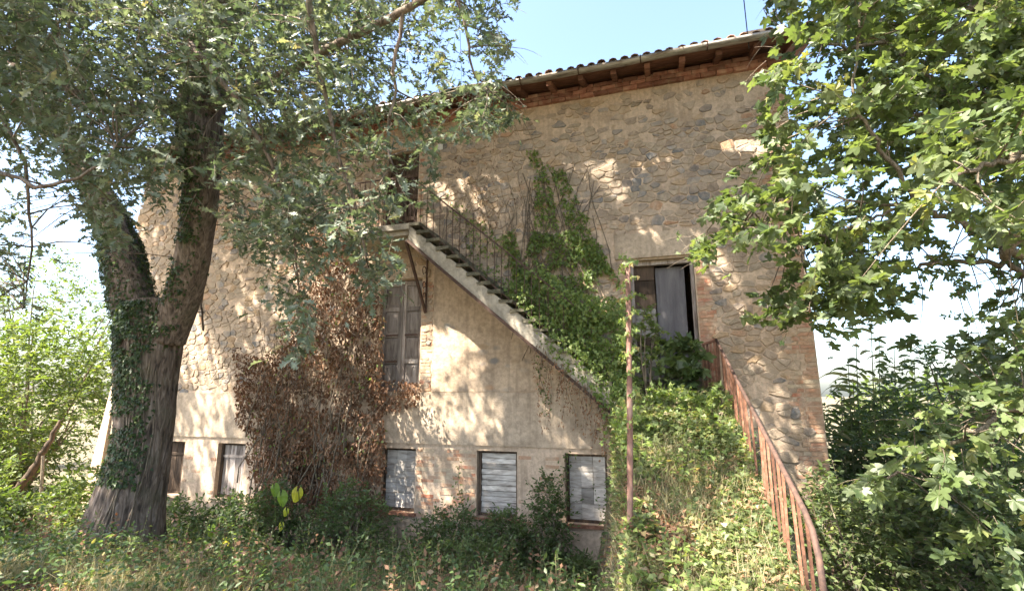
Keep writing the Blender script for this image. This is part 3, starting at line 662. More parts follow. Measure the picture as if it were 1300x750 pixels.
# --- the open doorway above the ramp
x0, x1, z0, z1 = OPEN['RD']
f = MB()
for xx, wd in ((x0+.035, .06), (x1-.035, .06)): f.box((xx, .16, (z0+z1)/2), (wd, .09, z1-z0-.01), jit=.002)
f.box((0, .16, z1-.04), (x1-x0-.14, .088, .07), jit=.002); dr = f.build('door_frame', MAT['greywood'], house)
m = MB(); a = np.array([x1-.08, .2, 0]); dirv = np.array([-math.cos(.35), math.sin(.35), 0]); b = a+dirv*.56
m.bar((*(a+dirv*.28)[:2], z0+.02), (*(a+dirv*.28)[:2], z1-.09), .56, .035); 
ob = m.build('door_leaf', MAT['doorpaint'], dr); ob['label'] = 'grey blue painted door leaf standing ajar'
m = MB(); m.box((.14, .30, (z0+z1)/2-.02), (.5, .03, z1-z0-.16)); ob2 = m.build('door_leaf', MAT['doorpaint'], dr)
bpy.data.objects.remove(ob)
ob2['label'] = 'grey blue solid door leaf'
n = 9
for i in range(n):
    hh = (z1-z0-.12)/n; zc = z0+.04+hh*(i+.5)
    m = MB(); m.box((-.31, .22+RG.normal(0, .004), zc), (.36, .025, hh-.01), jit=.004); m.build('board', MAT['darkwood'] if i >= 7 or i % 3 == 0 else MAT['board'], dr)
# ------------------------------------------------------------------ exterior staircase
YO = -.95
st = tag(empty('outside_staircase', (-2.7, -.5, 0)), 'narrow concrete flight of steps climbing leftwards across the stone facade', 'staircase')
NX0, NX1, NZ0, NZ1 = -.85, -4.5, .02, 3.17
n = 18; dx = (NX1-NX0)/n; dz = (NZ1-NZ0)/n
for i in range(n):
    m = MB(); x = NX0+dx*(i+.5); m.box((x-.01, YO/2-.015, NZ0+dz*(i+1)-.03), (abs(dx)+.035+RG.uniform(0, .03), abs(YO)+RG.uniform(-.01, .035), RG.uniform(.045, .065)), jit=.013); m.build('step', MAT['moss'], st)
m = MB(); v = [(NX0, NZ0-.28)]
prof = [(NX0, NZ0)]
prof += [(NX0, NZ0+.07), (NX1, NZ1-.06)]
low = [(NX1-.02, NZ1-.31), (NX0, NZ0-.33)]; pl = prof+low; N2 = len(pl)
m.add([(a, YO+.01, c) for a, c in pl]+[(a, -.03, c) for a, c in pl], [tuple(range(N2))[::-1], tuple(range(N2, 2*N2))]+[(i, (i+1) % N2, N2+(i+1) % N2, N2+i) for i in range(N2)]); m.build('stair_slab', MAT['concrete'], st)
m = MB(); m.box((-5.25, -.485, NZ1-.06), (1.5, .95, .12), jit=.006); m.build('landing', MAT['concrete'], st)
m = MB(); m.box((-5.26, -.45, NZ1-.165), (1.42, .86, .08), jit=.004); m.build('landing_beam', MAT['concrete'], st)
m = MB(); m.bar((NX1-.05, YO-.003, NZ1-.325), (NX0+.02, YO-.003, NZ0-.345), .05, .03); m.build('edge_beam', MAT['darkrust'], st)
m = MB(); m.box((-.0, -.5, -.19), (1.7, 1.0, .14), jit=.01); m.build('landing', MAT['concrete'], st)
br = MB(); br.bar((-4.57, -.93, 2.83), (-4.57, -.03, 1.6), .045, .05); br.tube([(-4.57, -.03, 1.6), (-4.57, -.03, 2.85)], .018, 6); brk = br.build('bracket', MAT['darkrust'], st)
for (cy, cz, r) in ((-.13, 2.45, .10), (-.12, 2.15, .085), (-.10, 1.95, .06)):
    m = MB(); t = np.linspace(-1.2, 4.6, 18); rr = r*(1-.09*(t+1.2)); m.tube(np.stack([np.full(18, -4.57), cy-np.cos(t)*rr, cz+np.sin(t)*rr], 1), .009, 5); m.build('scroll', MAT['darkrust'], brk)
rl = tag(empty('stair_railing', (-4.5, YO+.04, NZ1)), 'thin dark iron railing with upright bars along the climbing steps', 'railing')
xs = np.arange(-1.6, NX1, -.135)
top_ = lambda x: NZ0+(x-NX0)/(NX1-NX0)*(NZ1-NZ0)+.93
for x in xs:
    m = MB(); m.tube([(x+RG.normal(0, .004), YO+.05, top_(x)-.95), (x+RG.normal(0, .008), YO+.05+RG.normal(0, .006), top_(x))], .0075, 5); m.build('baluster', MAT['darkrust'], rl)
for x in np.arange(NX1-.02, -5.95, -.115):
    m = MB(); m.tube([(x, YO+.05, NZ1-.02), (x, YO+.05, NZ1+.97)], .0075, 5); m.build('baluster', MAT['darkrust'], rl)
m = MB(); m.bar((-1.4, YO+.05, top_(-1.4)+.005), (NX1, YO+.05, top_(NX1)+.005), .028, .012); m.build('handrail', MAT['darkrust'], rl)
m = MB(); m.bar((NX1, YO+.05, NZ1+.975), (-5.97, YO+.05, NZ1+.975), .028, .012); m.build('handrail', MAT['darkrust'], rl)
m = MB(); m.bar((-1.4, YO+.05, top_(-1.4)-.8), (NX1, YO+.05, top_(NX1)-.8), .02, .01); m.build('lower_rail', MAT['darkrust'], rl)
# ------------------------------------------------------------------ ramp railing, post, cable
rr_ = tag(empty('ramp_railing', (.82, -2.6, -.8)), 'rusty red iron railing of flat bars descending beside the overgrown ramp', 'railing')
def rt(y): return .87+.345*(y+.15)
ys = np.arange(-.15, -5.15, -.185)
for y in ys:
    if RG.random() < .06: continue
    h = 1.12+RG.normal(0, .02); m = MB(); x = .80+.008*abs(y)
    m.bar((x+RG.normal(0, .014), y+RG.normal(0, .02), rt(y)-h), (x+RG.normal(0, .004), y, rt(y)-.006), .019, .019); m.build('bar', MAT['rust'], rr_)
for x in np.arange(.60, .78, .055):
    m = MB(); m.bar((x, -.14, -.15), (x, -.14, .80+(x-.6)*.35), .034, .014); m.build('bar', MAT['rust'], rr_)
m = MB(); m.bar((.58, -.14, .80), (.81, -.14, .878), .045, .014); m.build('top_rail', MAT['rust'], rr_)
m = MB(); P_ = [(.80+.008*abs(y), y, rt(y)+.004) for y in np.linspace(-.12, -4.95, 12)]+[(.842, -5.1, rt(-5.1)-.03), (.843, -5.19, rt(-5.19)-.13), (.843, -5.22, rt(-5.22)-.34), (.843, -5.24, rt(-5.2)-.75)]; m.tube(P_, .021, 8); m.build('top_rail', MAT['darkrust'], rr_, True)
m = MB(); P_ = [(.805+.008*abs(y), y, rt(y)-1.02) for y in np.linspace(-.15, -5.15, 12)]; m.tube(P_, .012, 6); m.build('bottom_rail', MAT['rust'], rr_, True)
A = onY(809, 735, -4.1); B = onY(800, 655, -4.1); Cc = onY(799, 470, -4.1); D_ = onY(797, 335, -4.1)
m = MB(); m.tube([A-[0, 0, .2], A, B, (B+Cc)/2+[.004, 0, 0], Cc, D_], [.029, .030, .027, .029, .026, .024], 10, disp=lambda i, a, p: .08*np.sin(3*a+i))
o = m.build('rusty_post', MAT['postrust'], None, True); tag(o, 'tall rusty iron post with a bend near its foot left of the ramp', 'post')
a = onY(951, 62, -.62); b = onY(938, -60, -1.5)
m = MB(); tt = np.linspace(0, 1, 10)[:, None]; m.tube(a+(b-a)*tt-[0, 0, .05]*np.sin(tt*math.pi), .009, 5); tag(m.build('cable', MAT['cable'], None), 'thin black cable rising from the roof edge into the sky', 'cable')
# rubble and log at the foot of the wall
for (px_, py_, s_, lab) in ((508, 688, .34, 'bluish broken rubble stone lying under the third low window'), (545, 700, .22, 'small grey rubble stone half hidden in weeds below the facade'), (478, 704, .18, 'small pale rubble stone left of the bluish one')):
    p = onY(px_, py_, -.55); z = float(gz(p[0], p[1])); m = MB(); q = nrm(RG.normal(0, 1, (26, 3)))
    import bmesh
    bm = bmesh.new(); [bm.verts.new(Vector(v*np.array([s_, s_*.7, s_*.45])*RG.uniform(.85, 1.1))) for v in q]; bmesh.ops.convex_hull(bm, input=bm.verts); 
    me = bpy.data.meshes.new('rubble_stone'); bm.to_mesh(me); bm.free(); me.materials.append(MAT['stone']); o = bpy.data.objects.new('rubble_stone', me); COL.objects.link(o)
    a_ = me.attributes.new('rnd', 'FLOAT', 'POINT'); a_.data.foreach_set('value', np.full(len(me.vertices), .57, 'f'))
    o.location = (p[0], p[1], z+s_*.28); tag(o, lab, 'stone')
p = onY(392, 672, -1.2); m = MB(); zg = float(gz(p[0], p[1]))
m.tube([p+[-.55, 0, zg-p[2]+.22], p+[0, .05, zg-p[2]+.30], p+[.5, .1, zg-p[2]+.38]], [.11, .10, .09], 10, disp=lambda i, a, q: .12*np.sin(5*a+i)); tag(m.build('fallen_log', MAT['bark'], None, True), 'short weathered log lying among the weeds under the dead vine', 'log')
# ================================================================== VEGETATION
def samplepoly(poly, n, d0, d1, keepnoise=None, thr=.4, yplane=None):
    """n points whose picture lies in poly, spread through the depths d0..d1 (metres from the lens)"""
    pl = np.array(poly, float); lo, hi = pl.min(0), pl.max(0); out = []
    got = 0
    while got < n:
        q = RG.uniform(lo, hi, (n*2, 2)); k = inpoly(q[:, 0], q[:, 1], poly); q = q[k]
        d = (RG.uniform(d0**2, d1**2, len(q)))**.5
        P = CAM+(fwv*F+rtv*(q[:, 0:1]-650)+upv*(375-q[:, 1:2]))*(d[:, None]/F)
        if keepnoise: P = P[fbm(P, keepnoise, 3.3) > thr]
        out.append(P); got += len(P)
        if len(out) > 60: break
    P = np.vstack(out)[:n]; return P
def limb(mb, pts, rad, n=8, seg=None, wob=.02, bark=0.):
    pts = np.array(pts, float); m = seg or max(6, len(pts)*5); t = np.linspace(0, len(pts)-1, m); i = np.minimum(t.astype(int), len(pts)-2); f = (t-i)[:, None]
    p0 = pts[np.maximum(i-1, 0)]; p1 = pts[i]; p2 = pts[i+1]; p3 = pts[np.minimum(i+2, len(pts)-1)]
    C = .5*((2*p1)+(-p0+p2)*f+(2*p0-5*p1+4*p2-p3)*f*f+(-p0+3*p1-3*p2+p3)*f**3)
    rad = np.interp(t, np.arange(len(rad)), rad); C[1:-1] += RG.normal(0, wob, (m-2, 3))*rad[1:-1, None]*2
    def disp(i, ang, p):
        if not bark: return 0
        Q = np.stack([np.cos(ang)*4.2*2, np.sin(ang)*4.2*2, np.full(len(ang), p[2]*1.4)], 1)
        r = np.abs(fbm(Q, 1.2, 4)-.5)*2; return bark*(.55-r*1.6)+.05*np.sin(ang*3+p[2]*1.1)
    mb.tube(C, rad, n, 0.5, disp=disp if bark else None); return C
def linkup(C, L, rmin=.008, every=1, bow=.12):
    """thin branches from limb points L to cluster centres C"""
    out = []
    for c in C[::every]:
        d = np.linalg.norm(L-c, axis=1)+RG.uniform(0, .3, len(L)); a = L[np.argmin(d)]; t = np.linspace(0, 1, 4)[:, None]
        sag = np.array([RG.normal(0, .1), RG.normal(0, .1), bow])*np.linalg.norm(c-a)
        out.append(a+(c-a)*t+np.sin(t*math.pi)*sag*.6)
    return np.array(out)
def mask(P, poly, pr):
    px, py, z = proj(P); return inpoly(px, py, poly) | (RG.random(len(P)) > pr) | (z < .1)
OAKM = [(-100, -100), (660, -100), (655, 60), (640, 90), (640, 118), (675, 150), (600, 185), (560, 190), (552, 262), (520, 268), (510, 375), (465, 400), (430, 340), (400, 350), (398, 440), (365, 475), (345, 400), (320, 340), (290, 310), (230, 260), (150, 345), (105, 310), (60, 410), (-100, 430)]
MAPM = [(958, -80), (982, 60), (958, 110), (962, 190), (935, 215), (905, 255), (866, 325), (885, 352), (930, 320), (948, 345), (940, 405), (985, 420), (1030, 415), (1060, 440), (1085, 430), (1100, 465), (1125, 445), (1200, 430), (1212, 470), (1180, 510), (1095, 570), (1080, 640), (1200, 760), (1400, 760), (1400, -80)]
# ---- the big ivy clad oak
oak = tag(empty('oak_tree', (-7.6, -3.3, -2.2)), 'big old oak with a forked ivy clad trunk filling the upper left', 'tree')
tr = MB(); Yt = -3.4
def T(px, py, dy=0): return onY(px, py, Yt+dy)
base = T(150, 725); ppm = lambda p: F/((np.array(p)-CAM)@fwv)
def R(pxr, p): return pxr/ppm(p)
tp = [T(130, 745), T(147, 700), T(162, 640), T(182, 560), T(188, 480), T(192, 425), T(194, 385)]
tw = [72, 52, 39, 30, 33, 37, 30]
trunkC = limb(tr, tp, [R(a, p) for a, p in zip(tw, tp)], 96, 70, .0, .085)
lp = [T(180, 420), T(160, 345), T(146, 290, .1), T(113, 225, .3), T(78, 160, .5), T(50, 80, .7), T(20, -40, .9), T(0, -160, 1.2)]
limbL = limb(tr, lp, [R(a, p) for a, p in zip([25, 22, 18, 13, 11, 11, 10, 8], lp)], 72, 80, .0, .07)
rp = [T(212, 430), T(236, 365, -.1), T(250, 300, -.25), T(256, 240, -.4), T(254, 185, -.5), T(256, 130, -.5), T(268, 60, -.5), T(290, -10, -.6), T(300, -140, -.6)]
limbR = limb(tr, rp, [R(a, p) for a, p in zip([21, 20, 19, 20, 25, 26, 22, 19, 14], rp)], 72, 80, .0, .08)
lm = [limbL, limbR]
for pts, rad in (([T(256, 160, -.5), T(215, 135, -.9), T(150, 140, -1.6), T(80, 110, -2.2), T(-40, 60, -2.6)], [.12, .09, .07, .05, .03]),
                 ([T(262, 140, -.5), T(330, 110, -1.2), T(420, 60, -2.0), T(520, 10, -2.4), T(600, -50, -2.5)], [.09, .055, .04, .03, .015]),
                 ([T(275, 60, -.5), T(310, 0, -.3), T(350, -70, 0), T(420, -160, .4)], [.16, .13, .10, .07]),
                 ([T(290, -10, -.6), T(330, -90, -1), T(430, -190, -1.6), T(560, -260, -1.9)], [.16, .13, .1, .06]),
                 ([T(20, -40, .9), T(-60, -120, .5), T(-160, -220, 0)], [.12, .09, .06]),
                 ([T(60, 100, .6), T(20, 140, .0), T(-60, 180, -1)], [.08, .06, .04])):
    lm.append(limb(tr, pts, rad, 14, 40, .06))
# bare hanging stubs by the burl, and the branches that hang into view
for pts, rad in (([onD(215, 142, 7.6), onD(245, 170, 7.5), onD(272, 208, 7.4), onD(273, 235, 7.4)], [.035, .032, .028, .02]),
                 ([onD(230, 115, 7.6), onD(255, 125, 7.4), onD(290, 126, 7.2)], [.035, .03, .015]),
                 ([onD(275, 240, 7.5), onD(268, 300, 7.8), onD(256, 350, 8), onD(258, 420, 8.2)], [.022, .02, .018, .015]),
                 ([T(430, -190, -1.6), onD(500, -190, 5.5), onD(530, -60, 4.2), onD(505, 30, 4.2), onD(500, 120, 4.3), onD(492, 185, 4.3), onD(510, 235, 4.3)], [.05, .035, .022, .016, .013, .01, .005]),
                 ([T(560, -260, -1.9), onD(570, -190, 5.4), onD(560, -60, 4.6), onD(590, 30, 4.6), onD(600, 90, 4.7), onD(640, 130, 4.8)], [.045, .03, .02, .015, .01, .005]),
                 ([T(330, -90, -1), onD(365, -130, 5.8), onD(380, -40, 4.2), onD(400, 60, 4.2), onD(425, 180, 4.3), onD(450, 260, 4.4), onD(468, 340, 4.5)], [.07, .045, .028, .022, .016, .012, .006]),
                 ([T(262, 120, -.5), onD(256, 88, 6.3), onD(250, 60, 4.6), onD(330, 180, 4.6), onD(370, 290, 4.8), onD(380, 400, 5)], [.06, .045, .03, .02, .013, .006]),
                 ([T(-40, 60, -2.6), onD(-90, 140, 4.6), onD(-60, 180, 4.0), onD(40, 235, 4.0), onD(120, 215, 4.1), onD(150, 180, 4.2)], [.035, .028, .02, .016, .011, .006]),
                 ([T(-40, 60, -2.6), onD(-50, 50, 5), onD(-40, 60, 4.5), onD(25, 200, 4.6), onD(40, 300, 4.8), onD(30, 390, 5)], [.035, .028, .02, .016, .01, .005])):
    lm.append(limb(tr, pts, rad, 7, 24, .4))
tro = tr.build('trunk', MAT['bark'], oak, True)
LP = np.vstack(lm[2:]+[limbL[30:], limbR[40:]])
TRK = [(222, 110), (296, 110), (286, 300), (262, 420), (215, 400), (214, 330)]
groups = [([(-80, -60), (655, -60), (640, 55), (600, 95), (560, 105), (520, 100), (470, 150), (420, 190), (400, 240), (395, 300), (350, 330), (300, 300), (250, 250), (200, 235), (150, 250), (100, 220), (60, 200), (0, 180), (-80, 190)], 2500, 4.0, 9.0, 1.1, .38),
          ([(-80, -60), (500, -60), (470, 120), (380, 180), (300, 230), (210, 230), (120, 215), (60, 180), (-80, 180)], 1900, 3.8, 8., 1.3, .33),
          ([(-80, 190), (62, 200), (50, 330), (40, 400), (0, 420), (-80, 420)], 190, 4, 7, 1.6, .42),
          ([(60, 200), (200, 230), (190, 300), (150, 340), (110, 300)], 110, 4.2, 6.5, 2, .42),
          ([(300, 280), (400, 200), (470, 190), (515, 255), (500, 300), (505, 370), (460, 395), (440, 320), (415, 300), (400, 340), (395, 420), (370, 470), (350, 400), (320, 330)], 230, 3.8, 5.6, 2, .38),
          ([(430, 175), (560, 100), (625, 95), (645, 120), (625, 140), (590, 185), (550, 180), (545, 260), (510, 270), (470, 200)], 130, 3.9, 5.4, 2.2, .36),
          ([(585, 125), (660, 115), (672, 150), (600, 165)], 34, 5.0, 6.4, 2.5, .2),
          ([(620, 40), (655, 55), (652, 85), (628, 95)], 10, 4.8, 5.6, 2.5, .2)]
C = []
for poly, n_, d0, d1, s_, th in groups:
    P = samplepoly(poly, n_, d0, d1, s_, th); px, py, z = proj(P); k = ~(inpoly(px, py, TRK) & (RG.random(len(P)) < .83) & (z < 9))
    # openings to the sky seen between the leaves
    for (a, b, rx, ry, pr) in ((200, 165, 20, 16, .9), (520, 105, 16, 20, .95), (180, 290, 20, 40, 1), (60, 310, 40, 60, .55), (75, 190, 22, 26, .7), (305, 155, 12, 12, .9), (20, 155, 22, 12, .6), (170, 230, 12, 14, .8), (245, 35, 16, 12, .7), (110, 330, 26, 60, .95), (95, 270, 20, 40, .7), (460, 165, 9, 9, .6), (330, 60, 14, 14, .4), (130, 140, 12, 10, .6), (420, 130, 12, 8, .5), (515, 225, 26, 60, .85), (455, 225, 18, 20, .6), (575, 60, 14, 18, .6), (480, 60, 14, 12, .5), (380, 90, 12, 12, .5), (560, 150, 10, 10, .5), (330, 250, 16, 22, .4), (420, 240, 12, 20, .5)):
        k &= ~((((px-a)/rx)**2+((py-b)/ry)**2 < 1) & (RG.random(len(P)) < pr))
    C.append(P[k])
C = np.vstack(C); Lc = C
dirs = nrm(np.stack([RG.normal(.15, .8, len(C)), RG.normal(-.2, .8, len(C)), RG.normal(-.35, .45, len(C))], 1))
Pl, D, N, sz, rn, path = sprays(C, dirs, RG.uniform(.18, .34, len(C)), 9, .102, .8, .3)
# leaves in the sun shafts of the wall's light patches are removed
k = (RG.random(len(Pl)) > sun_open_wall(Pl)*.97) & mask(Pl+nrm(D)*.06, OAKM, .9); Pl, D, N, sz, rn = Pl[k], D[k], N[k], sz[k], rn[k]
cloud('leaves', Pl, D, N, sz, 'oak', MAT['oakleaf'], oak, rn, singles=300)
twigmesh('twigs', path, .0035, MAT['twig'], oak)
cl = C[::9]; twigmesh('branches', linkup(cl, LP), .010, MAT['twig'], oak)
# the high crown of the oak, over the frame, unseen, its gaps cut along sun rays to shape light patches
def shadecrown(n, lo, hi, thr, seed, cullramp=.0):
    P = RG.uniform(lo, hi, (n, 3)); c = (np.array(lo)+hi)/2; h = (np.array(hi)-lo)/2
    P = P[(((P-c)/h)**2).sum(1) < 1.6]; P = P[fbm(P, .55, seed) > thr]
    px, py, z = proj(P); k = ~((z > 0) & (px > -120) & (px < 1420) & (py > -40)); return P[k]
H = np.vstack([shadecrown(4200, (-15, -13., 4.6), (-3.2, -6.8, 10.5), .38, 5.), shadecrown(13500, (-17.5, -7.2, 5.6), (1.2, -.5, 13.5), .33, 2.2), shadecrown(1800, (-3.5, -5.0, 7.), (1.8, -.6, 11.5), .3, 4.4)])  # first volume, behind the camera at left, is added to shade the foreground
H = H[H[:, 1] < -.7]
dirs = nrm(RG.normal(0, 1, H.shape)*[1, 1, .4]); Pl, D, N, sz, rn, path = sprays(H, dirs, .38, 8, .19, .9, .2)
op = sun_open(Pl+nrm(D)*sz[:, None]*.5); k = RG.random(len(Pl)) > np.clip(op*1.06, 0, 1); Pl, D, N, sz, rn = Pl[k], D[k], N[k], sz[k], rn[k]
cloud('unseen_upper_leaves', Pl, D, N, sz, 'plain', MAT['oakleaf'], oak, rn)
hb = H[::25]; twigmesh('upper_branches', linkup(hb, LP), .02, MAT['twig'], oak)
# ---- ivy on the oak trunk
iv = []
ivn = []
for Cn, rad, s0, s1, a0, a1, num in ((trunkC, .42, 27, 70, 1.9, 4.2, 2900), (limbL, .30, 0, 74, 0, 6.3, 7500), (limbL, .30, 4, 46, 0, 6.3, 5000), (limbR, .28, 0, 48, 1.6, 4.0, 1500), (trunkC, .42, 50, 70, 0., 6.3, 500), (trunkC, .55, 3, 12, 0, 6.3, 160)):
    i = RG.integers(s0, min(s1, len(Cn)-1), num); f = RG.random(num)[:, None]; c = Cn[i]*(1-f)+Cn[i+1]*f; ax = nrm(Cn[i+1]-Cn[i])
    view = nrm((CAM-c)*[1, 1, 0]); sd = nrm(np.cross(view, ax)); a = RG.uniform(a0, a1, num)
    nn = nrm(view*np.cos(a-math.pi)[:, None]*-1*-1+sd*np.sin(a-math.pi)[:, None])
    if a1-a0 < 5: nn = nrm(view*RG.uniform(.0, .9, (num, 1))+sd*RG.uniform(-.05, 1.1, (num, 1)))
    else: nn = nrm(view*np.cos(a)[:, None]+sd*np.sin(a)[:, None])
    iv.append((c, nn, Cn, i))
def radat(Cn, i):
    if Cn is trunkC: r = [R(a, p) for a, p in zip(tw, tp)]
    elif Cn is limbL: r = [R(a, p) for a, p in zip([25, 22, 18, 13, 11, 11, 10, 8], lp)]
    else: r = [R(a, p) for a, p in zip([21, 20, 19, 20, 25, 26, 22, 19, 14], rp)]
    return np.interp(i/(len(Cn)-1)*(len(r)-1), np.arange(len(r)), r)
Pi = np.vstack([c+nn*(radat(Cn, i)*RG.uniform(1.0, 1.07 if Cn is trunkC else 1.15, len(i))+.012)[:, None] for c, nn, Cn, i in iv]); Ni = np.vstack([nn for c, nn, Cn, i in iv])
k = fbm(Pi, 2.6, 9) > np.where(Pi[:, 2] > .8, .36, .45); Pi, Ni = Pi[k], Ni[k]
ivy = tag(empty('ivy', (-7.6, -3.5, -2.2)), 'dark green ivy with a few yellow leaves climbing the forked oak trunk', 'ivy')
Di = np.array([0, 0, -1.])+RG.normal(0, .45, Pi.shape)+Ni*.2; Nn = Ni+RG.normal(0, .35, Pi.shape)
cloud('leaves', Pi, Di, Nn, RG.uniform(.03, .075, len(Pi)), 'ivy', MAT['ivyleaf'], ivy, np.clip(RG.beta(2, 2.6, len(Pi)), 0, 1)**1.0, singles=120)
m = MB()
for q in range(9):
    j = np.arange(6, 66, 6); off = RG.uniform(-.1, .9)
    c = trunkC[j]; view = nrm((CAM-c)*[1, 1, 0]); sd = np.cross(view, [0, 0, 1.]); rr0 = radat(trunkC, j)
    aa = off+.25*np.sin(j*.08+q); m.tube(c+(view*np.cos(aa)[:, None]+sd*np.sin(aa)[:, None])*(rr0*1.02)[:, None], .012, 5)
m.build('stem', MAT['twig'], ivy, True)
# ---- climbing plants on the facade
def onwall(polys, n, ylo, yhi, thr=.3, s=2.2):
    out = []
    for poly, w_ in polys:
        pl = np.array(poly, float); lo, hi = pl.min(0), pl.max(0); q = RG.uniform(lo, hi, (int(n*w_*2.2), 2)); q = q[inpoly(q[:, 0], q[:, 1], poly)][:int(n*w_)]
        Y = ylo+(yhi-ylo)*RG.random(len(q))**1.5
        r = fwv*F+rtv*(q[:, 0:1]-650)+upv*(375-q[:, 1:2]); out.append(CAM+r*((Y+9)/r[:, 1])[:, None])
    P = np.vstack(out); return P[fbm(P, s, 1.7) > thr]
dead = tag(empty('dead_vine', (-6.8, -.2, -2.7)), 'thick mass of dry red brown creeper hanging over the middle of the facade', 'vine')
DP = [([(375, 300), (405, 262), (440, 270), (462, 330), (482, 370), (488, 400), (484, 500), (490, 560), (485, 640), (330, 650), (318, 560), (300, 520), (305, 470), (350, 440), (375, 380)], 1.), ([(470, 480), (535, 485), (530, 512), (470, 530)], .06), ([(295, 440), (350, 460), (350, 560), (300, 540)], .08), ([(310, 560), (490, 560), (488, 660), (320, 660)], .2)]
P = onwall(DP, 17500, -.05, -.62, .41, 3.2); P = P[P[:, 2] > -2.9]
Dd = np.array([0, 0, -1.])+RG.normal(0, .6, P.shape); Nd = np.array([0, -1., .2])+RG.normal(0, .8, P.shape)
cloud('leaves', P, Dd, Nd, RG.uniform(.03, .105, len(P)), 'ovate', MAT['deadleaf'], dead, np.clip(fbm(P, 2.1, 4)*1.5-.35+RG.normal(0, .16, len(P)), 0, .98), singles=60)
gq = onwall([(DP[0][0], 1.)], 700, -.3, -.66, .5, 3.); cloud('leaves', gq, np.array([0, 0, -1.])+RG.normal(0, .6, gq.shape), np.array([0, -1., .2])+RG.normal(0, .6, gq.shape), .07, 'ivy', MAT['vineleaf'], dead)
m = MB()
for q in range(75):
    x = RG.uniform(-8.3, -5.5); z0 = RG.uniform(-2.8, -.5); L = RG.uniform(1, 3.2); j = np.linspace(0, 1, 7); yy = -.08-RG.random()*.6
    xs_ = x+.35*np.sin(j*RG.uniform(1, 4)+q)*j+np.cumsum(RG.normal(0, .045, 7))+RG.uniform(-.7, .9)*j*.6; pts = np.stack([xs_, np.full(7, yy)*(1-.4*j), z0+L*j], 1)
    pp = proj(pts); 
    if pp[0].max() > 500 or pp[0].min() < 290 or pp[1].min() < 290: continue
    m.tube(pts, [.014, .012, .011, .01, .008, .006, .004], 5)
m.build('stem', MAT['twig'], dead, True)
gv = tag(empty('green_creeper', (-2, -.4, 0)), 'green creeper reaching up the stone wall above the stair in tapering tongues', 'creeper')
GP = [([(668, 188), (682, 190), (700, 235), (712, 300), (700, 340), (676, 330), (680, 240)], .07), ([(694, 208), (716, 215), (738, 262), (760, 305), (782, 355), (740, 360), (722, 300), (708, 240)], .11),
      ([(636, 300), (652, 290), (664, 340), (655, 360)], .03), ([(676, 290), (700, 300), (722, 290), (760, 320), (792, 360), (796, 420), (740, 420), (690, 380), (660, 350)], .32), ([(560, 240), (640, 300), (660, 345), (600, 330)], .03)]
P1 = onwall(GP, 13000, -.03, -.16, .44, 3.6)
GP2 = [([(655, 345), (690, 340), (730, 370), (800, 380), (798, 505), (770, 495), (725, 450), (680, 405), (640, 372)], .85), ([(600, 330), (660, 350), (680, 400), (640, 375)], .06), ([(780, 400), (800, 395), (812, 520), (800, 640), (785, 640)], .25), ([(740, 455), (790, 500), (790, 575), (770, 540)], .12)]
P2 = np.vstack([onwall(GP2, 7800, -.15, -1.15, .44, 3.0), onwall([([(655, 372), (700, 400), (790, 500), (795, 560), (770, 515), (720, 470), (690, 440)], 1.)], 1500, -.9, -1.2, .42, 4.)])
P = np.vstack([P1, P2]); N_v = np.array([0, -1., .35])+RG.normal(0, .5, P.shape); Dv = np.array([0, -.1, -.8])+RG.normal(0, .6, P.shape)
cloud('leaves', P, Dv, N_v, RG.uniform(.045, .085, len(P)), 'ivy', MAT['vineleaf'], gv, np.clip(RG.beta(2, 2.4, len(P)), 0, 1)*.98, singles=200)
m = MB()
for q in range(40):
    a = onY(RG.uniform(650, 790), RG.uniform(330, 470), -.1); b = onY(RG.uniform(665, 700) if q % 2 else RG.uniform(700, 760), RG.uniform(205, 330), -.04); t = np.linspace(0, 1, 6)[:, None]
    m.tube(a+(b-a)*t+np.sin(t*6+q)*[.06, 0, 0], .007, 4)
m.build('stem', MAT['twig'], gv, True)
# reddish hanging strands over the stair edge
hv = tag(empty('trailing_creeper', (-1.9, -1, .5)), 'withered pinkish strands hanging below the stair edge beside the rusty post', 'creeper')
Cs = []; ps = []
for px_ in np.concatenate([RG.uniform(676, 700, 5), RG.uniform(700, 775, 30)]):
    py_ = 303+(px_-515)*.85; a = onY(px_, py_-8, -.99); L = RG.uniform(.25, .9)*(1 if px_ > 705 else 1.6); t = np.linspace(0, 1, 5)
    ph = a+np.stack([.05*np.sin(t*5+px_), -.02*np.ones(5), -L*t], 1); ps.append(ph)
    for f in np.arange(.05, 1, .07/L): Cs.append(a+np.array([.05*math.sin(f*5+px_), -.02, -L*f]))
Cs = np.array(Cs); Cs = np.repeat(Cs, 2, 0)+RG.normal(0, .025, (2*len(Cs), 3))
cloud('leaves', Cs, np.array([0, 0, -1])+RG.normal(0, .6, Cs.shape), np.array([0, -1, 0])+RG.normal(0, .6, Cs.shape), RG.uniform(.03, .06, len(Cs)), 'ovate', MAT['deadleaf'], hv, RG.uniform(.45, 1, len(Cs)))
twigmesh('stems', np.array(ps), .005, MAT['twig'], hv)
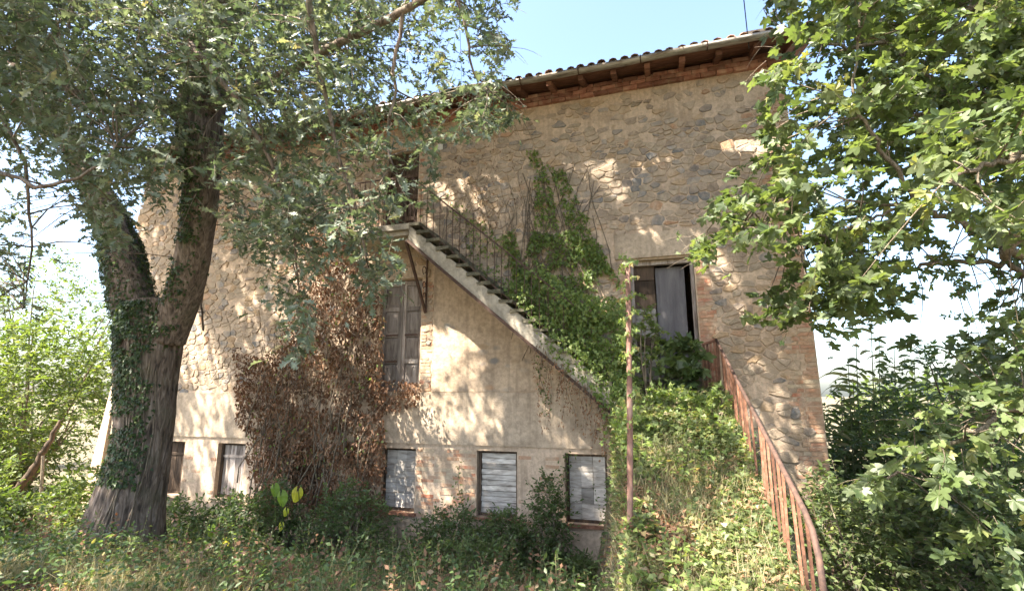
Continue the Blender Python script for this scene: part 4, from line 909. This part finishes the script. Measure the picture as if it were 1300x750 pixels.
# bare tendrils drawn on the wall in the upper middle
tv_ = tag(empty('bare_tendrils', (-3.2, -.03, 3)), 'thin bare brown tendrils clinging to the wall above the stair', 'creeper'); m = MB()
for q in range(34):
    a = onY(RG.uniform(560, 690), RG.uniform(270, 340), -.03); t = np.linspace(0, 1, 9); L = RG.uniform(.4, 1.5)
    m.tube(a+np.stack([.12*np.sin(t*RG.uniform(3, 8)+q)*t+RG.uniform(-.3, .3)*t, 0*t-.01, L*t], 1), np.linspace(.007, .003, 9), 4)
m.build('stem', MAT['twig'], tv_)
P = onwall([([(560, 190), (640, 170), (665, 230), (660, 330), (580, 290)], 1.)], 420, -.03, -.08, .5, 3.)
cloud('leaves', P, np.array([0, -.2, -1])+RG.normal(0, .6, P.shape), np.array([0, -1, 0])+RG.normal(0, .5, P.shape), RG.uniform(.03, .06, len(P)), 'ovate', MAT['deadleaf'], tv_)
# ---- ground cover of the ramp and slopes
def cover(name, n, x0, x1, y0, y1, keep, h0, h1, size, kind, mt, up=1.1, rnd=None, seed=0):
    x = RG.uniform(x0, x1, n); y = RG.uniform(y0, y1, n); k = keep(x, y) & (fbm(np.stack([x, y, x*0], 1), 1.7, seed) > .34); x, y = x[k], y[k]
    hh = fbm(np.stack([x, y, x*0+3], 1), 1.4, seed+2); z = gz(x, y)+h0+(h1-h0)*RG.random(len(x))**1.3*np.clip(hh*2-.35, .1, 1.4)
    P = np.stack([x, y, z], 1); px, py, zz = proj(P); k = (zz > .3) & (px > -120) & (px < 1420) & (py < 900); P = P[k]
    D = RG.normal(0, 1, P.shape)*[1, 1, .45]; N = np.array([0, -.25, up])+RG.normal(0, .55, P.shape)
    pr = fbm(P, 1.9, 5.5); rn_ = np.clip(.25*RG.random(len(P))+.9*pr-.12+(RG.random(len(P)) > .93)*.4, 0, 1) if rnd is None else rnd(P)
    c = cloud(name, P, D, N, size*RG.uniform(.6, 1.35, len(P)), kind, mt, None, rn_); tag(c, kind='stuff'); return c
xl = lambda y: -.87+.105*np.clip(-y, 0, 5)
onramp = lambda x, y: (x > xl(y)-.1) & (x < .86)
cover('ground_cover', 38000, -.95, .9, -6.2, -.05, onramp, .0, .2, .062, 'ivy', MAT['coverleaf'], seed=1)
cover('ground_cover', 8500, -.9, .85, -5.8, -.1, onramp, .02, .30, .062, 'ivy', MAT['vineleaf'], seed=2, rnd=lambda P: np.clip(RG.beta(2, 2, len(P))*1.15, 0, 1))
cover('dry_leaf_litter', 11000, -.95, .9, -6.2, -1.0, onramp, .02, .14, .05, 'ovate', MAT['deadleaf'], seed=21, up=1.5, rnd=lambda P: RG.uniform(.5, .97, len(P)))
cover('low_weeds', 24000, -9.5, -.5, -5.8, -.25, lambda x, y: x < xl(y)-.02, .0, .5, .06, 'ovate', MAT['shrubleaf'], seed=4)
cover('low_weeds', 24000, -20, -5., -7, 4, lambda x, y: (x < -8) | (y < -3.2), .0, .40, .07, 'ovate', MAT['shrubleaf'], seed=5, rnd=lambda P: np.where(RG.random(len(P)) > .8, .97, RG.uniform(0, .55, len(P))))
cover('low_weeds', 9000, .9, 9, -6.5, 3, lambda x, y: x > .9, .0, .35, .08, 'ovate', MAT['shrubleaf'], seed=6)
cover('dry_leaf_litter', 36000, -9., .8, -6.5, -.3, lambda x, y: (y < -1.2), .0, .05, .055, 'ovate', MAT['deadleaf'], seed=8, up=1.8)
def grass(name, n, x0, x1, y0, y1, keep, L, seed, lo, hi, thr=.42):
    x = RG.uniform(x0, x1, n); y = RG.uniform(y0, y1, n); k = keep(x, y) & (fbm(np.stack([x, y, x*0], 1), 2.1, seed) > thr); x, y = x[k], y[k]
    P = np.stack([x, y, gz(x, y)-.01], 1); px, py, zz = proj(P); k = (zz > .3) & (px > -150) & (px < 1450); P = P[k]; n = len(P)
    D = nrm(np.array([0, 0, 1.])+RG.normal(0, .38, (n, 3))); l = L*RG.uniform(.5, 1.3, n)[:, None]; side = nrm(np.cross(D, RG.normal(0, 1, (n, 3))))*.0035
    bend = RG.normal(0, .35, (n, 3))*l; bend[:, 2] -= np.abs(bend[:, 0])*.8
    a = P; b = P+D*l*.55+bend*.25; c = P+D*l+bend
    V = np.stack([a-side, a+side, b-side*.8, b+side*.8, c], 1); Tq = np.array([(0, 1, 3), (0, 3, 2), (2, 3, 4)])
    Tt = (Tq[None]+(np.arange(n)*5)[:, None, None]).reshape(-1, 3)
    o = rawmesh(name, V.reshape(-1, 3), Tt, np.repeat(RG.uniform(lo, hi, n), 5), MAT['grass'], None); tag(o, kind='stuff')
grass('dry_grass', 60000, -8, .8, -6.2, -1.6, lambda x, y: (y < -2.0) & ((x < xl(y)) | (y < -4.4)), .20, 3, .45, 1.)
grass('dry_grass', 24000, -.8, .85, -6, -.8, onramp, .18, 6, .3, 1., thr=.40)
grass('green_grass', 5000, -10, .8, -6.2, -.5, lambda x, y: x < xl(y), .20, 7, 0, .4)
grass('green_grass', 5000, -18, -6, -7, 2, lambda x, y: x < -6, .25, 9, 0, .5)
def tallweeds(n, x0, x1, y0, y1, keep, seed, mt, lo=.35, hi=.85, nm='tall_weeds'):
    x = RG.uniform(x0, x1, n); y = RG.uniform(y0, y1, n); k = keep(x, y) & (fbm(np.stack([x, y, x*0], 1), 1.3, seed) > .45); x, y = x[k], y[k]; n = len(x)
    P = np.stack([x, y, gz(x, y)], 1); D = nrm(np.array([0, 0, 1.])+RG.normal(0, .22, (n, 3))); L = RG.uniform(lo, hi, n)
    Pl, Dl, N, sz, rn, path = sprays(P, D, L, 16, .055, .7, .12, 1.3)
    Dl = nrm(Dl)*[1, 1, .5]+[0, 0, .25]; tag(cloud(nm, Pl, Dl, N, sz, 'plain', mt, None, rn), kind='stuff'); tag(twigmesh('weed_stems', path, .0035, MAT['grass'], None), kind='stuff')
tallweeds(420, -9, -.7, -5.2, -1.2, lambda x, y: x < xl(y)-.1, 3, MAT['shrubleaf'])
tallweeds(240, -8.5, -.9, -5.4, -2.4, lambda x, y: x < xl(y)-.2, 9, MAT['deadleaf'], .3, .7)
tallweeds(300, -18, -8, -6, 0, lambda x, y: x < -8, 5, MAT['shrubleaf'], .4, 1.)
tallweeds(160, -.6, .8, -5.5, -1.2, onramp, 7, MAT['coverleaf'], .15, .35)
# ---- shrubs: stems from one foot, sprays through a lumpy volume
def shrub(name, label, foot, ctr, rad, n, k, lsize, kind, mt, cat='shrub', group=None, thr=.36, L=.25, singles=0, stems=9, rndp=(0, .95), droop=.25, shell=.35):
    foot = np.array(foot, float); ctr = np.array(ctr, float); rad = np.array(rad, float)
    q = nrm(RG.normal(0, 1, (n*2, 3)))*(RG.uniform(shell**3, 1, (n*2, 1))**(1/3)); q *= 1+.35*(fbm(q*1.5+ctr, 1.6, 2)[:, None]-.5)*2
    P = ctr+q*rad; P = P[fbm(P, 1.7/ max(.6, rad.mean()), 8.8) > thr]; P = P[P[:, 2] > gz(P[:, 0], P[:, 1])+.03][:n]
    P = P[(P[:, 1] < -.12) | (P[:, 0] > XR+.1) | (P[:, 0] < XL-.3)]
    e = tag(empty(name, tuple(foot)), label, cat, group)
    dirs = nrm((P-ctr)/rad*.8+RG.normal(0, .6, P.shape)+[0, 0, .25]); Pl, D, N, sz, rn, path = sprays(P, dirs, L*RG.uniform(.7, 1.3, len(P)), k, lsize, .8, droop)
    rn = rndp[0]+(rndp[1]-rndp[0])*rn
    ok_ = (Pl[:, 1] < -.05) | (Pl[:, 0] > XR+.05) | (Pl[:, 0] < XL-.1); 
    cloud('leaves', Pl[ok_], D[ok_], N[ok_], sz[ok_], kind, mt, e, rn[ok_], singles=singles)
    twigmesh('twigs', path, .003, MAT['twig'], e)
    m = MB(); Ls = []
    for i in range(stems):
        a = foot+np.array([RG.normal(0, .06), RG.normal(0, .06), -.05]); b = P[RG.integers(len(P))]; t = np.linspace(0, 1, 7)[:, None]
        c = a+(b-a)*t+np.sin(t*math.pi)*[RG.normal(0, .08), RG.normal(0, .08), .12]; m.tube(c, np.linspace(.02, .006, 7)*max(1, rad.mean()), 6); Ls.append(c)
    m.build('stem', MAT['twig'], e, True); return e
def ft(px, y): p = onY(px, 690, y); return (p[0], y, float(gz(p[0], y)))
def low(px, y, rx, rz, lab, n, mt='shrubleaf', kind='ovate', ls=.06, rise=.55, **k):
    f = ft(px, y); shrub('bush', lab, f, (f[0], f[1], f[2]+rz*rise), (rx, rx*.75, rz), int(n*2.1), 9, ls*1.15, kind, MAT[mt], 'bush', 'low bushes at the foot of the facade', **k)
low(225, -2.0, .75, .50, 'low dark green bush immediately right of the oak trunk foot', 190, rndp=(0, .7))
low(300, -1.6, .75, .62, 'dark bush below the second low window from the left', 220, rndp=(0, .7))
low(350, -1.2, .5, .75, 'grey green bush climbing against the left edge of the dead vine', 150, rndp=(0, .6))
low(440, -1.3, .75, .72, 'leafy green bush in front of the dead vine', 260, rndp=(.1, .8))
low(570, -.9, .55, .62, 'green bush between the third and fourth low windows', 200, rndp=(.1, .8))
low(640, -.8, .5, .60, 'bushy green plant below the fourth low window', 220, rndp=(.15, .85))
low(697, -.7, .27, 1.0, 'upright green bush reaching up between the two last low windows', 150, rndp=(.1, .8))
low(600, -2.2, .5, .35, 'small low bush in front of the wall foot near the grass', 90, rndp=(.2, .9))
low(745, -.7, .32, .22, 'small straggly bush beneath the last low window', 70, rndp=(.3, 1))
# climbing shoots up the wall
for (pxa, pya, pxb, pyb, lab) in ((588, 670, 582, 590, 'thin leafy shoot rising beside the fourth low window'), (716, 650, 720, 578, 'leafy shoot climbing the left jamb of the last low window'), (692, 520, 686, 455, 'short leafy strand hanging from the stair edge')):
    a = onY(pxa, pya, -.15); b = onY(pxb, pyb, -.12); t = np.linspace(0, 1, 8)[:, None]; c = a+(b-a)*t+np.sin(t*7)*[.04, 0, 0]
    e = tag(empty('climbing_shoot', tuple(a)), lab, 'climber'); m = MB(); m.tube(c, .006, 5); m.build('stem', MAT['twig'], e)
    P = c[RG.integers(0, 8, 90)]+RG.normal(0, .055, (90, 3)); P[:, 1] = np.minimum(P[:, 1], -.05)
    cloud('leaves', P, RG.normal(0, 1, P.shape), np.array([0, -1, .4])+RG.normal(0, .5, P.shape), RG.uniform(.04, .075, 90), 'ovate', MAT['shrubleaf'], e)
# dark broad leaved plants in the doorway, bright ones at the ramp head
for (px_, py_, y_, r_, n_, mt_, ls_, kd, lab) in ((865, 462, -.55, (.28, .22, .42), 70, 'shrubleaf', .15, 'maple', 'dark broad leaved fig sapling growing in the doorway'), (822, 445, -.7, (.22, .25, .8), 120, 'vineleaf', .07, 'ivy', 'tall leafy creeper mound left of the open doorway'),
        (850, 520, -1.25, (.55, .3, .26), 120, 'vineleaf', .075, 'ivy', 'bright sunlit mound of leaves below the open doorway'), (800, 560, -2.2, (.2, .35, .45), 90, 'vineleaf', .065, 'ivy', 'leafy clump round the rusty post'), (905, 520, -1.5, (.2, .4, .22), 60, 'vineleaf', .07, 'ivy', 'yellowing leafy clump against the top of the rusty railing')):
    p = onY(px_, py_, y_); shrub('leafy_clump', lab, (p[0], p[1], float(gz(p[0], p[1]))), p, r_, n_, 8, ls_, kd, MAT[mt_], 'plant', None, .3, .16, stems=6)
pi_ = tag(empty('ivy', tuple(Cc)), 'sparse ivy winding up the tall rusty post', 'ivy'); q = RG.random(420); P = B+(D_-B)*(.25+.8*q**.8)[:, None]; P = P+np.stack([np.cos(q*60+RG.normal(0, .5, 420)), np.sin(q*60), 0*q], 1)*RG.uniform(.03, .10, (420, 1))
cloud('leaves', P, np.array([0, 0, -1])+RG.normal(0, .6, P.shape), np.array([0, -1, .2])+RG.normal(0, .5, P.shape), RG.uniform(.03, .06, 420), 'ivy', MAT['vineleaf'], pi_)
# large yellow leaves of a gourd-like plant
yl = tag(empty('large_leaved_plant', (-7., -1.9, -2.5)), 'gourd like plant with a few big yellow and green leaves in the weeds', 'plant')
from mathutils import Matrix
mesh_y = []
for q in range(4):
    n_ = 14; v = [(0, .35, .05)]+[(.42*math.sin(t)*(1+.18*math.cos(t)), .45-.55*math.cos(t)-.04*math.cos(3*t), -.13*abs(math.sin(t))-.12*(1-math.cos(t))**2/4+.02*math.sin(5*t+q)) for t in np.linspace(.25, 2*math.pi-.25, n_)]
    me = bpy.data.meshes.new('large_leaf'); me.from_pydata(v, [], [(0, i, i+1) for i in range(1, n_)]); a_ = me.attributes.new('rnd', 'FLOAT', 'POINT'); a_.data.foreach_set('value', np.full(len(v), (.75, .55, .1, .95)[q], 'f')); me.materials.append(MAT['yellowleaf']); mesh_y.append(me)
stm = MB()
for (px_, py_, s_, q, yy) in ((376, 628, .22, 0, -1.9), (357, 633, .24, 2, -1.85), (362, 650, .13, 1, -1.9), (356, 668, .13, 1, -2.0), (284, 692, .2, 0, -2.2), (300, 705, .22, 3, -2.3), (317, 703, .2, 1, -2.25), (266, 676, .22, 2, -2.2), (348, 622, .2, 2, -1.8)):
    p = onY(px_, py_, yy); Z_ = nrm(np.array([RG.normal(0, .3), -1, RG.uniform(.1, .5)])); Y_ = nrm(np.array([RG.normal(0, .2), -.2, -1.])); X_ = nrm(np.cross(Y_, Z_)); Z_ = np.cross(X_, Y_)
    o = bpy.data.objects.new('large_leaf', mesh_y[q]); COL.objects.link(o); o.parent = yl
    o.matrix_basis = yl.matrix_basis.inverted()@Matrix([[X_[k]*s_, Y_[k]*s_, Z_[k]*s_, (p-Y_*s_*.5)[k]] for k in range(3)]+[[0, 0, 0, 1]])
    a = p-Y_*s_*.5; g_ = np.array([a[0]+.1, a[1]+.1, float(gz(a[0], a[1]))]); t = np.linspace(0, 1, 5)[:, None]; stm.tube(g_+(a-g_)*t+np.sin(t*3.14)*[.03, -.05, .1], .006, 5)
stm.build('stem', MAT['shrubleaf'], yl)
# ---- left background: sunny bushes and saplings beyond the corner
bl = [(-17.2, .8, 4.0, 3.2, 'broad sunlit yellow green tree behind the oak trunk at far left', 700, 'sunny_tree'), (-21., -1.5, 5.0, 3.4, 'tall pale green tree at the left edge beyond the meadow', 700, 'sunny_tree'),
      (-15.8, 4.0, 4.2, 2.4, 'bright bushy tree just past the left corner of the farmhouse', 520, 'sunny_tree'), (-26, 6, 7.4, 5., 'hazy pale tree furthest back on the left', 700, 'sunny_tree')]
for x, y, h, r, lab, n_, nm in bl:
    g = float(gz(x, y)); shrub(nm, lab, (x, y, g), (x, y, g+h*.62), (r*.62, r*.6, h*.62), n_*2, 9, .15, 'ovate', MAT['brightleaf'], 'tree', 'sunlit trees beyond the left corner', .34, .45, stems=14, rndp=(.1, 1))
for x, y, h, r, lab in ((-14.2, -2.2, 1.2, 1.2, 'low sunny bush left of the oak trunk'), (-12.3, -3.6, .9, 1.0, 'low bright bush at the left edge of the photo'), (-11.4, -1.2, 1.0, .9, 'yellow green bush half behind the oak trunk foot'), (-9.9, -3.9, .55, .8, 'weedy bush just left of the oak roots'), (-17, -3.5, 1.8, 1.7, 'taller sunny bush at the far left edge')):
    g = float(gz(x, y)); shrub('sunny_bush', lab, (x, y, g), (x, y, g+h*.5), (r, r*.8, h*.75), 480, 9, .09, 'ovate', MAT['brightleaf'], 'bush', 'sunny bushes left of the oak', .33, .25, rndp=(0, .95))
# leaning dead trunk with a pale stake
p = onY(22, 625, -.3); q_ = onY(62, 560, -.1); m = MB(); limb(m, [p-[.2, 0, .6], p, (p+q_)/2+[0, 0, -.1], q_, q_+[.1, .1, .5]], [.10, .095, .08, .06, .03], 10, 20, .2); tag(m.build('leaning_trunk', MAT['darkwood'], None, True), 'dark leaning bare trunk among the sunny bushes at far left', 'tree trunk')
p = onY(52, 630, -.7); m = MB(); m.tube([p-[0, 0, .5], p, onY(55, 578, -.7)], .035, 7); tag(m.build('wooden_stake', MAT['twig'], None), 'pale upright wooden stake beside the leaning trunk', 'stake')
# ---- right hand maple
mp = tag(empty('maple_tree', (6.2, -4.6, -2.2)), 'leafy green maple reaching into the picture from the right', 'tree')
tr = MB(); ml = []
ml.append(limb(tr, [(6.3, -4.6, -2.5), (6.1, -4.7, 0), (5.9, -4.7, 2.2), (5.9, -4.6, 4.6), (5.6, -4.5, 7.5)], [.24, .19, .16, .12, .06], 20, 40, .02))
for pts, rad in (([(5.95, -4.7, 1.2), onD(1330, 322, 4.6), onD(1290, 302, 4.6), onD(1240, 285, 4.7), onD(1185, 269, 4.8), onD(1150, 264, 4.8), onD(1060, 250, 5.0)], [.07, .05, .036, .03, .026, .02, .008]),
                 ([onD(1160, 266, 4.8), onD(1145, 225, 4.7), onD(1112, 180, 4.7), onD(1088, 140, 4.7), onD(1085, 90, 4.8), onD(1100, -60, 5)], [.022, .02, .018, .015, .012, .01]),
                 ([onD(1135, 265, 4.8), onD(1090, 285, 4.9), onD(1020, 300, 5.), onD(940, 290, 5.1), onD(885, 315, 5.1)], [.015, .013, .01, .008, .004]),
                 ([(5.95, -4.6, .5), onD(1340, 350, 6.0), onD(1295, 343, 6), onD(1260, 333, 6.0), onD(1200, 335, 6.1), onD(1140, 343, 6.2), onD(1090, 350, 6.3)], [.06, .045, .035, .03, .026, .02, .01]),
                 ([(5.9, -4.6, 3.5), onD(1330, 90, 5.4), onD(1240, 130, 5.4), onD(1150, 150, 5.5), onD(1060, 120, 5.6)], [.06, .04, .03, .02, .01]),
                 ([(5.8, -4.6, 5.), onD(1300, -40, 5.4), onD(1200, 20, 5.4), onD(1090, 60, 5.4), onD(1000, 40, 5.5)], [.06, .04, .03, .02, .01]),
                 ([onD(1240, 132, 5.4), onD(1180, 95, 5.2), onD(1120, 50, 5.2)], [.02, .015, .008]),
                 ([(6.0, -4.8, -.6), onD(1340, 520, 4.5), onD(1250, 540, 4.5), onD(1160, 590, 4.6), onD(1100, 620, 4.7)], [.05, .03, .022, .014, .008]),
                 ([(5.95, -4.7, 1.5), onD(1360, 200, 3.6), onD(1280, 200, 3.5), onD(1200, 230, 3.5)], [.05, .03, .02, .01])):
    ml.append(limb(tr, pts, rad, 8, 28, .5))
tr.build('trunk', MAT['twig'], mp, True); LM = np.vstack(ml)
mg = [([(962, -60), (1380, -60), (1380, 290), (1300, 285), (1250, 250), (1190, 260), (1150, 290), (1100, 290), (1060, 220), (1025, 190), (1010, 120), (990, 70)], 900, 4.3, 7.2, 1.3, .32),
      ([(1040, -60), (1380, -60), (1380, 280), (1200, 200), (1090, 190), (1050, 90)], 560, 4.6, 7.2, 1.3, .3),
      ([(1175, 160), (1380, 80), (1380, 300), (1290, 290), (1250, 270), (1195, 262)], 85, 2.9, 3.9, 1.6, .3),
      ([(866, 325), (880, 285), (905, 250), (920, 215), (960, 200), (1010, 185), (1070, 260), (1150, 290), (1140, 360), (1060, 400), (1035, 385), (1000, 360), (960, 320), (925, 310), (888, 345)], 165, 4.0, 5.5, 2., .36),
      ([(1000, 330), (1060, 310), (1130, 330), (1100, 420), (1060, 440), (1020, 405), (985, 415), (938, 408), (945, 385), (985, 370)], 70, 4.4, 5.6, 2., .38),
      ([(1040, 290), (1380, 290), (1380, 520), (1250, 520), (1215, 470), (1205, 430), (1130, 455), (1085, 430), (1060, 380)], 300, 5.0, 7.4, 2., .40),
      ([(955, 110), (960, 60), (1000, 60), (1020, 230), (985, 215), (962, 190)], 34, 4.3, 5.4, 2., .38),
      ([(1215, 380), (1380, 350), (1380, 560), (1230, 540)], 90, 4.2, 6.5, 2., .34),
      ([(1090, 575), (1190, 500), (1380, 490), (1380, 720), (1250, 720), (1190, 650), (1080, 620)], 135, 3.7, 5.4, 1.8, .36)]
C = []
for poly, n_, d0, d1, s_, th in mg:
    P = samplepoly(poly, n_, d0, d1, s_, th); px, py, z = proj(P); k = np.ones(len(P), bool)
    for (a, b, rx, ry, pr) in ((1040, 190, 30, 26, .85), (1050, 75, 14, 22, .6), (1185, 390, 50, 34, .85), (1130, 320, 44, 18, .7), (1225, 315, 30, 14, .7), (1110, 460, 60, 60, .95), (1270, 385, 30, 20, .5), (955, 360, 26, 16, .9), (985, 315, 14, 20, .6), (1110, 400, 46, 30, .6), (1180, 470, 60, 40, .9), (1040, 330, 16, 16, .5), (1250, 335, 36, 18, .6), (1200, 430, 30, 26, .8), (1210, 380, 46, 26, .7)):
        k &= ~((((px-a)/rx)**2+((py-b)/ry)**2 < 1) & (RG.random(len(P)) < pr))
    C.append(P[k])
C = np.vstack(C); C = C[C[:, 1] < -.4]
dirs = nrm(np.stack([RG.normal(-.35, .7, len(C)), RG.normal(-.2, .7, len(C)), RG.normal(-.2, .4, len(C))], 1))
Pl, D, N, sz, rn, path = sprays(C, dirs, RG.uniform(.2, .34, len(C)), 9, .105, .55, .3)
k = (RG.random(len(Pl)) > sun_open_wall(Pl)*.97) & mask(Pl+nrm(D)*.06, MAPM, .93); Pl, D, N, sz, rn = Pl[k], D[k], N[k], sz[k], rn[k]
cloud('leaves', Pl, D, N, sz, 'maple', MAT['mapleleaf'], mp, rn, singles=300)
twigmesh('twigs', path, .0035, MAT['twig'], mp); twigmesh('branches', linkup(C[::5], LM), .009, MAT['twig'], mp)
H = RG.uniform((2.2, -7, 4.2), (9, -1, 9), (1500, 3)); px, py, z = proj(H); H = H[~((z > 0) & (px > -100) & (px < 1330) & (py > -30))]; H = H[fbm(H, .7, 1) > .38]
Pl, D, N, sz, rn, _ = sprays(H, RG.normal(0, 1, H.shape)*[1, 1, .4], .35, 8, .17, 1., .2)
k = RG.random(len(Pl)) > sun_open(Pl); cloud('unseen_upper_leaves', Pl[k], D[k], N[k], sz[k], 'plain', MAT['mapleleaf'], mp, rn[k])
# ---- right hand thicket and reeds
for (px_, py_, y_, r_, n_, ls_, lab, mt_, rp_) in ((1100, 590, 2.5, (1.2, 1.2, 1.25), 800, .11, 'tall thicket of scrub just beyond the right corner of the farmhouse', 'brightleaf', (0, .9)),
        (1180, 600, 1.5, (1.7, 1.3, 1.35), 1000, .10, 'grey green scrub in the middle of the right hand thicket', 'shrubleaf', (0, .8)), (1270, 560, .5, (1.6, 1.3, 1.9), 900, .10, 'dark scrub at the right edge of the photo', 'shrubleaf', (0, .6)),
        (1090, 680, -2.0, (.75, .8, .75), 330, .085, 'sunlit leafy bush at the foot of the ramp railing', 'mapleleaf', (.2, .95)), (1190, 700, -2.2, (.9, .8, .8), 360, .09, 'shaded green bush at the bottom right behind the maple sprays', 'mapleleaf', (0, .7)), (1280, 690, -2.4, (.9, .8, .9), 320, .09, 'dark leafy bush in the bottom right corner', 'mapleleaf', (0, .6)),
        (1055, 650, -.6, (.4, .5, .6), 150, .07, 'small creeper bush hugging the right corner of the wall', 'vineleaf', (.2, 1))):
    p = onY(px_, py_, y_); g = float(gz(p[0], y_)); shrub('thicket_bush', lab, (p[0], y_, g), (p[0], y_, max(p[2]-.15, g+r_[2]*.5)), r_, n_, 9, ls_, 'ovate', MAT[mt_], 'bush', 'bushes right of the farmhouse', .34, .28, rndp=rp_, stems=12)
RL = ['tallest reed, its plume highest above the thicket', 'tall reed just left of the tallest one', 'tall reed just right of the tallest one', 'short reed nearest the wall corner', 'reed standing between the tallest reed and the maple leaves', 'shorter reed directly below the tallest one', 'leaning low reed second from the wall corner', 'fourth reed from the right end of the reed row', 'tall reed near the right end of the reed row', 'rightmost reed, half hidden by maple twigs', 'lowest reed beside the brick quoin', 'low reed at the middle of the thicket top']
for i, (px_, pt, y_) in enumerate([(1108, 385, 1.6), (1090, 405, 1.8), (1125, 430, 2.2), (1075, 455, 1.2), (1140, 440, 2.6), (1100, 470, 2.4), (1082, 480, 2.), (1160, 455, 3.), (1180, 450, 3.4), (1200, 465, 3.), (1066, 500, 1.4), (1118, 500, 1.6)]):
    a = onY(px_+4, 640, y_); b = onY(px_, pt, y_); lab = RL[i]
    e = tag(empty('reed', (a[0], y_, float(gz(a[0], y_)))), lab, 'reed', 'reeds behind the thicket'); t = np.linspace(0, 1, 12)[:, None]; a = np.array([a[0], y_, float(gz(a[0], y_))])
    c = a+(b-a)*t+np.sin(t*2.2)*[RG.normal(0, .06), 0, 0]; m = MB(); m.tube(c, np.linspace(.016, .006, 12), 6); m.build('stem', MAT['reedleaf'], e)
    for f in np.arange(.45, 1.0, .035):
        p0 = a+(b-a)*f; s_ = RG.choice([-1, 1]); L = RG.uniform(.35, .65); d_ = nrm(np.array([s_*RG.uniform(.5, 1), RG.normal(0, .5), RG.uniform(.5, 1.)])); u = np.linspace(0, 1, 6)[:, None]
        cc = p0+d_*u*L+np.array([0, 0, -1.])*(u**2.2)*L*.75; sd = nrm(np.cross(d_, [RG.normal(0, .4), 1., .3]))*np.array([.016, .03, .028, .022, .012, .002])[:, None]
        m = MB(); m.add(np.vstack([cc-sd, cc+[0, 0, .006], cc+sd]), [(k, k+1, 7+k, 6+k) for k in range(5)]+[(6+k, 7+k, 13+k, 12+k) for k in range(5)]); m.build('blade', MAT['reedleaf'], e)
# distant green rise behind everything
for (x, y, r, h, lab) in ((14, 22, 8, 3.4, 'distant hazy tree low on the right horizon'), (26, 30, 10, 4.2, 'second distant tree further right on the horizon'), (-40, 26, 12, 5.6, 'distant rounded tree on the left horizon'), (-30, 34, 11, 6, 'distant tree beyond the sunny bushes')):
    g = float(gz(x, y)); shrub('distant_tree', lab, (x, y, g), (x, y, g+h*.6), (r*.6, r*.6, h*.55), 420, 8, .42, 'plain', MAT['brightleaf'], 'tree', 'distant trees on the horizon', .2, 1.1, stems=4, shell=.6)
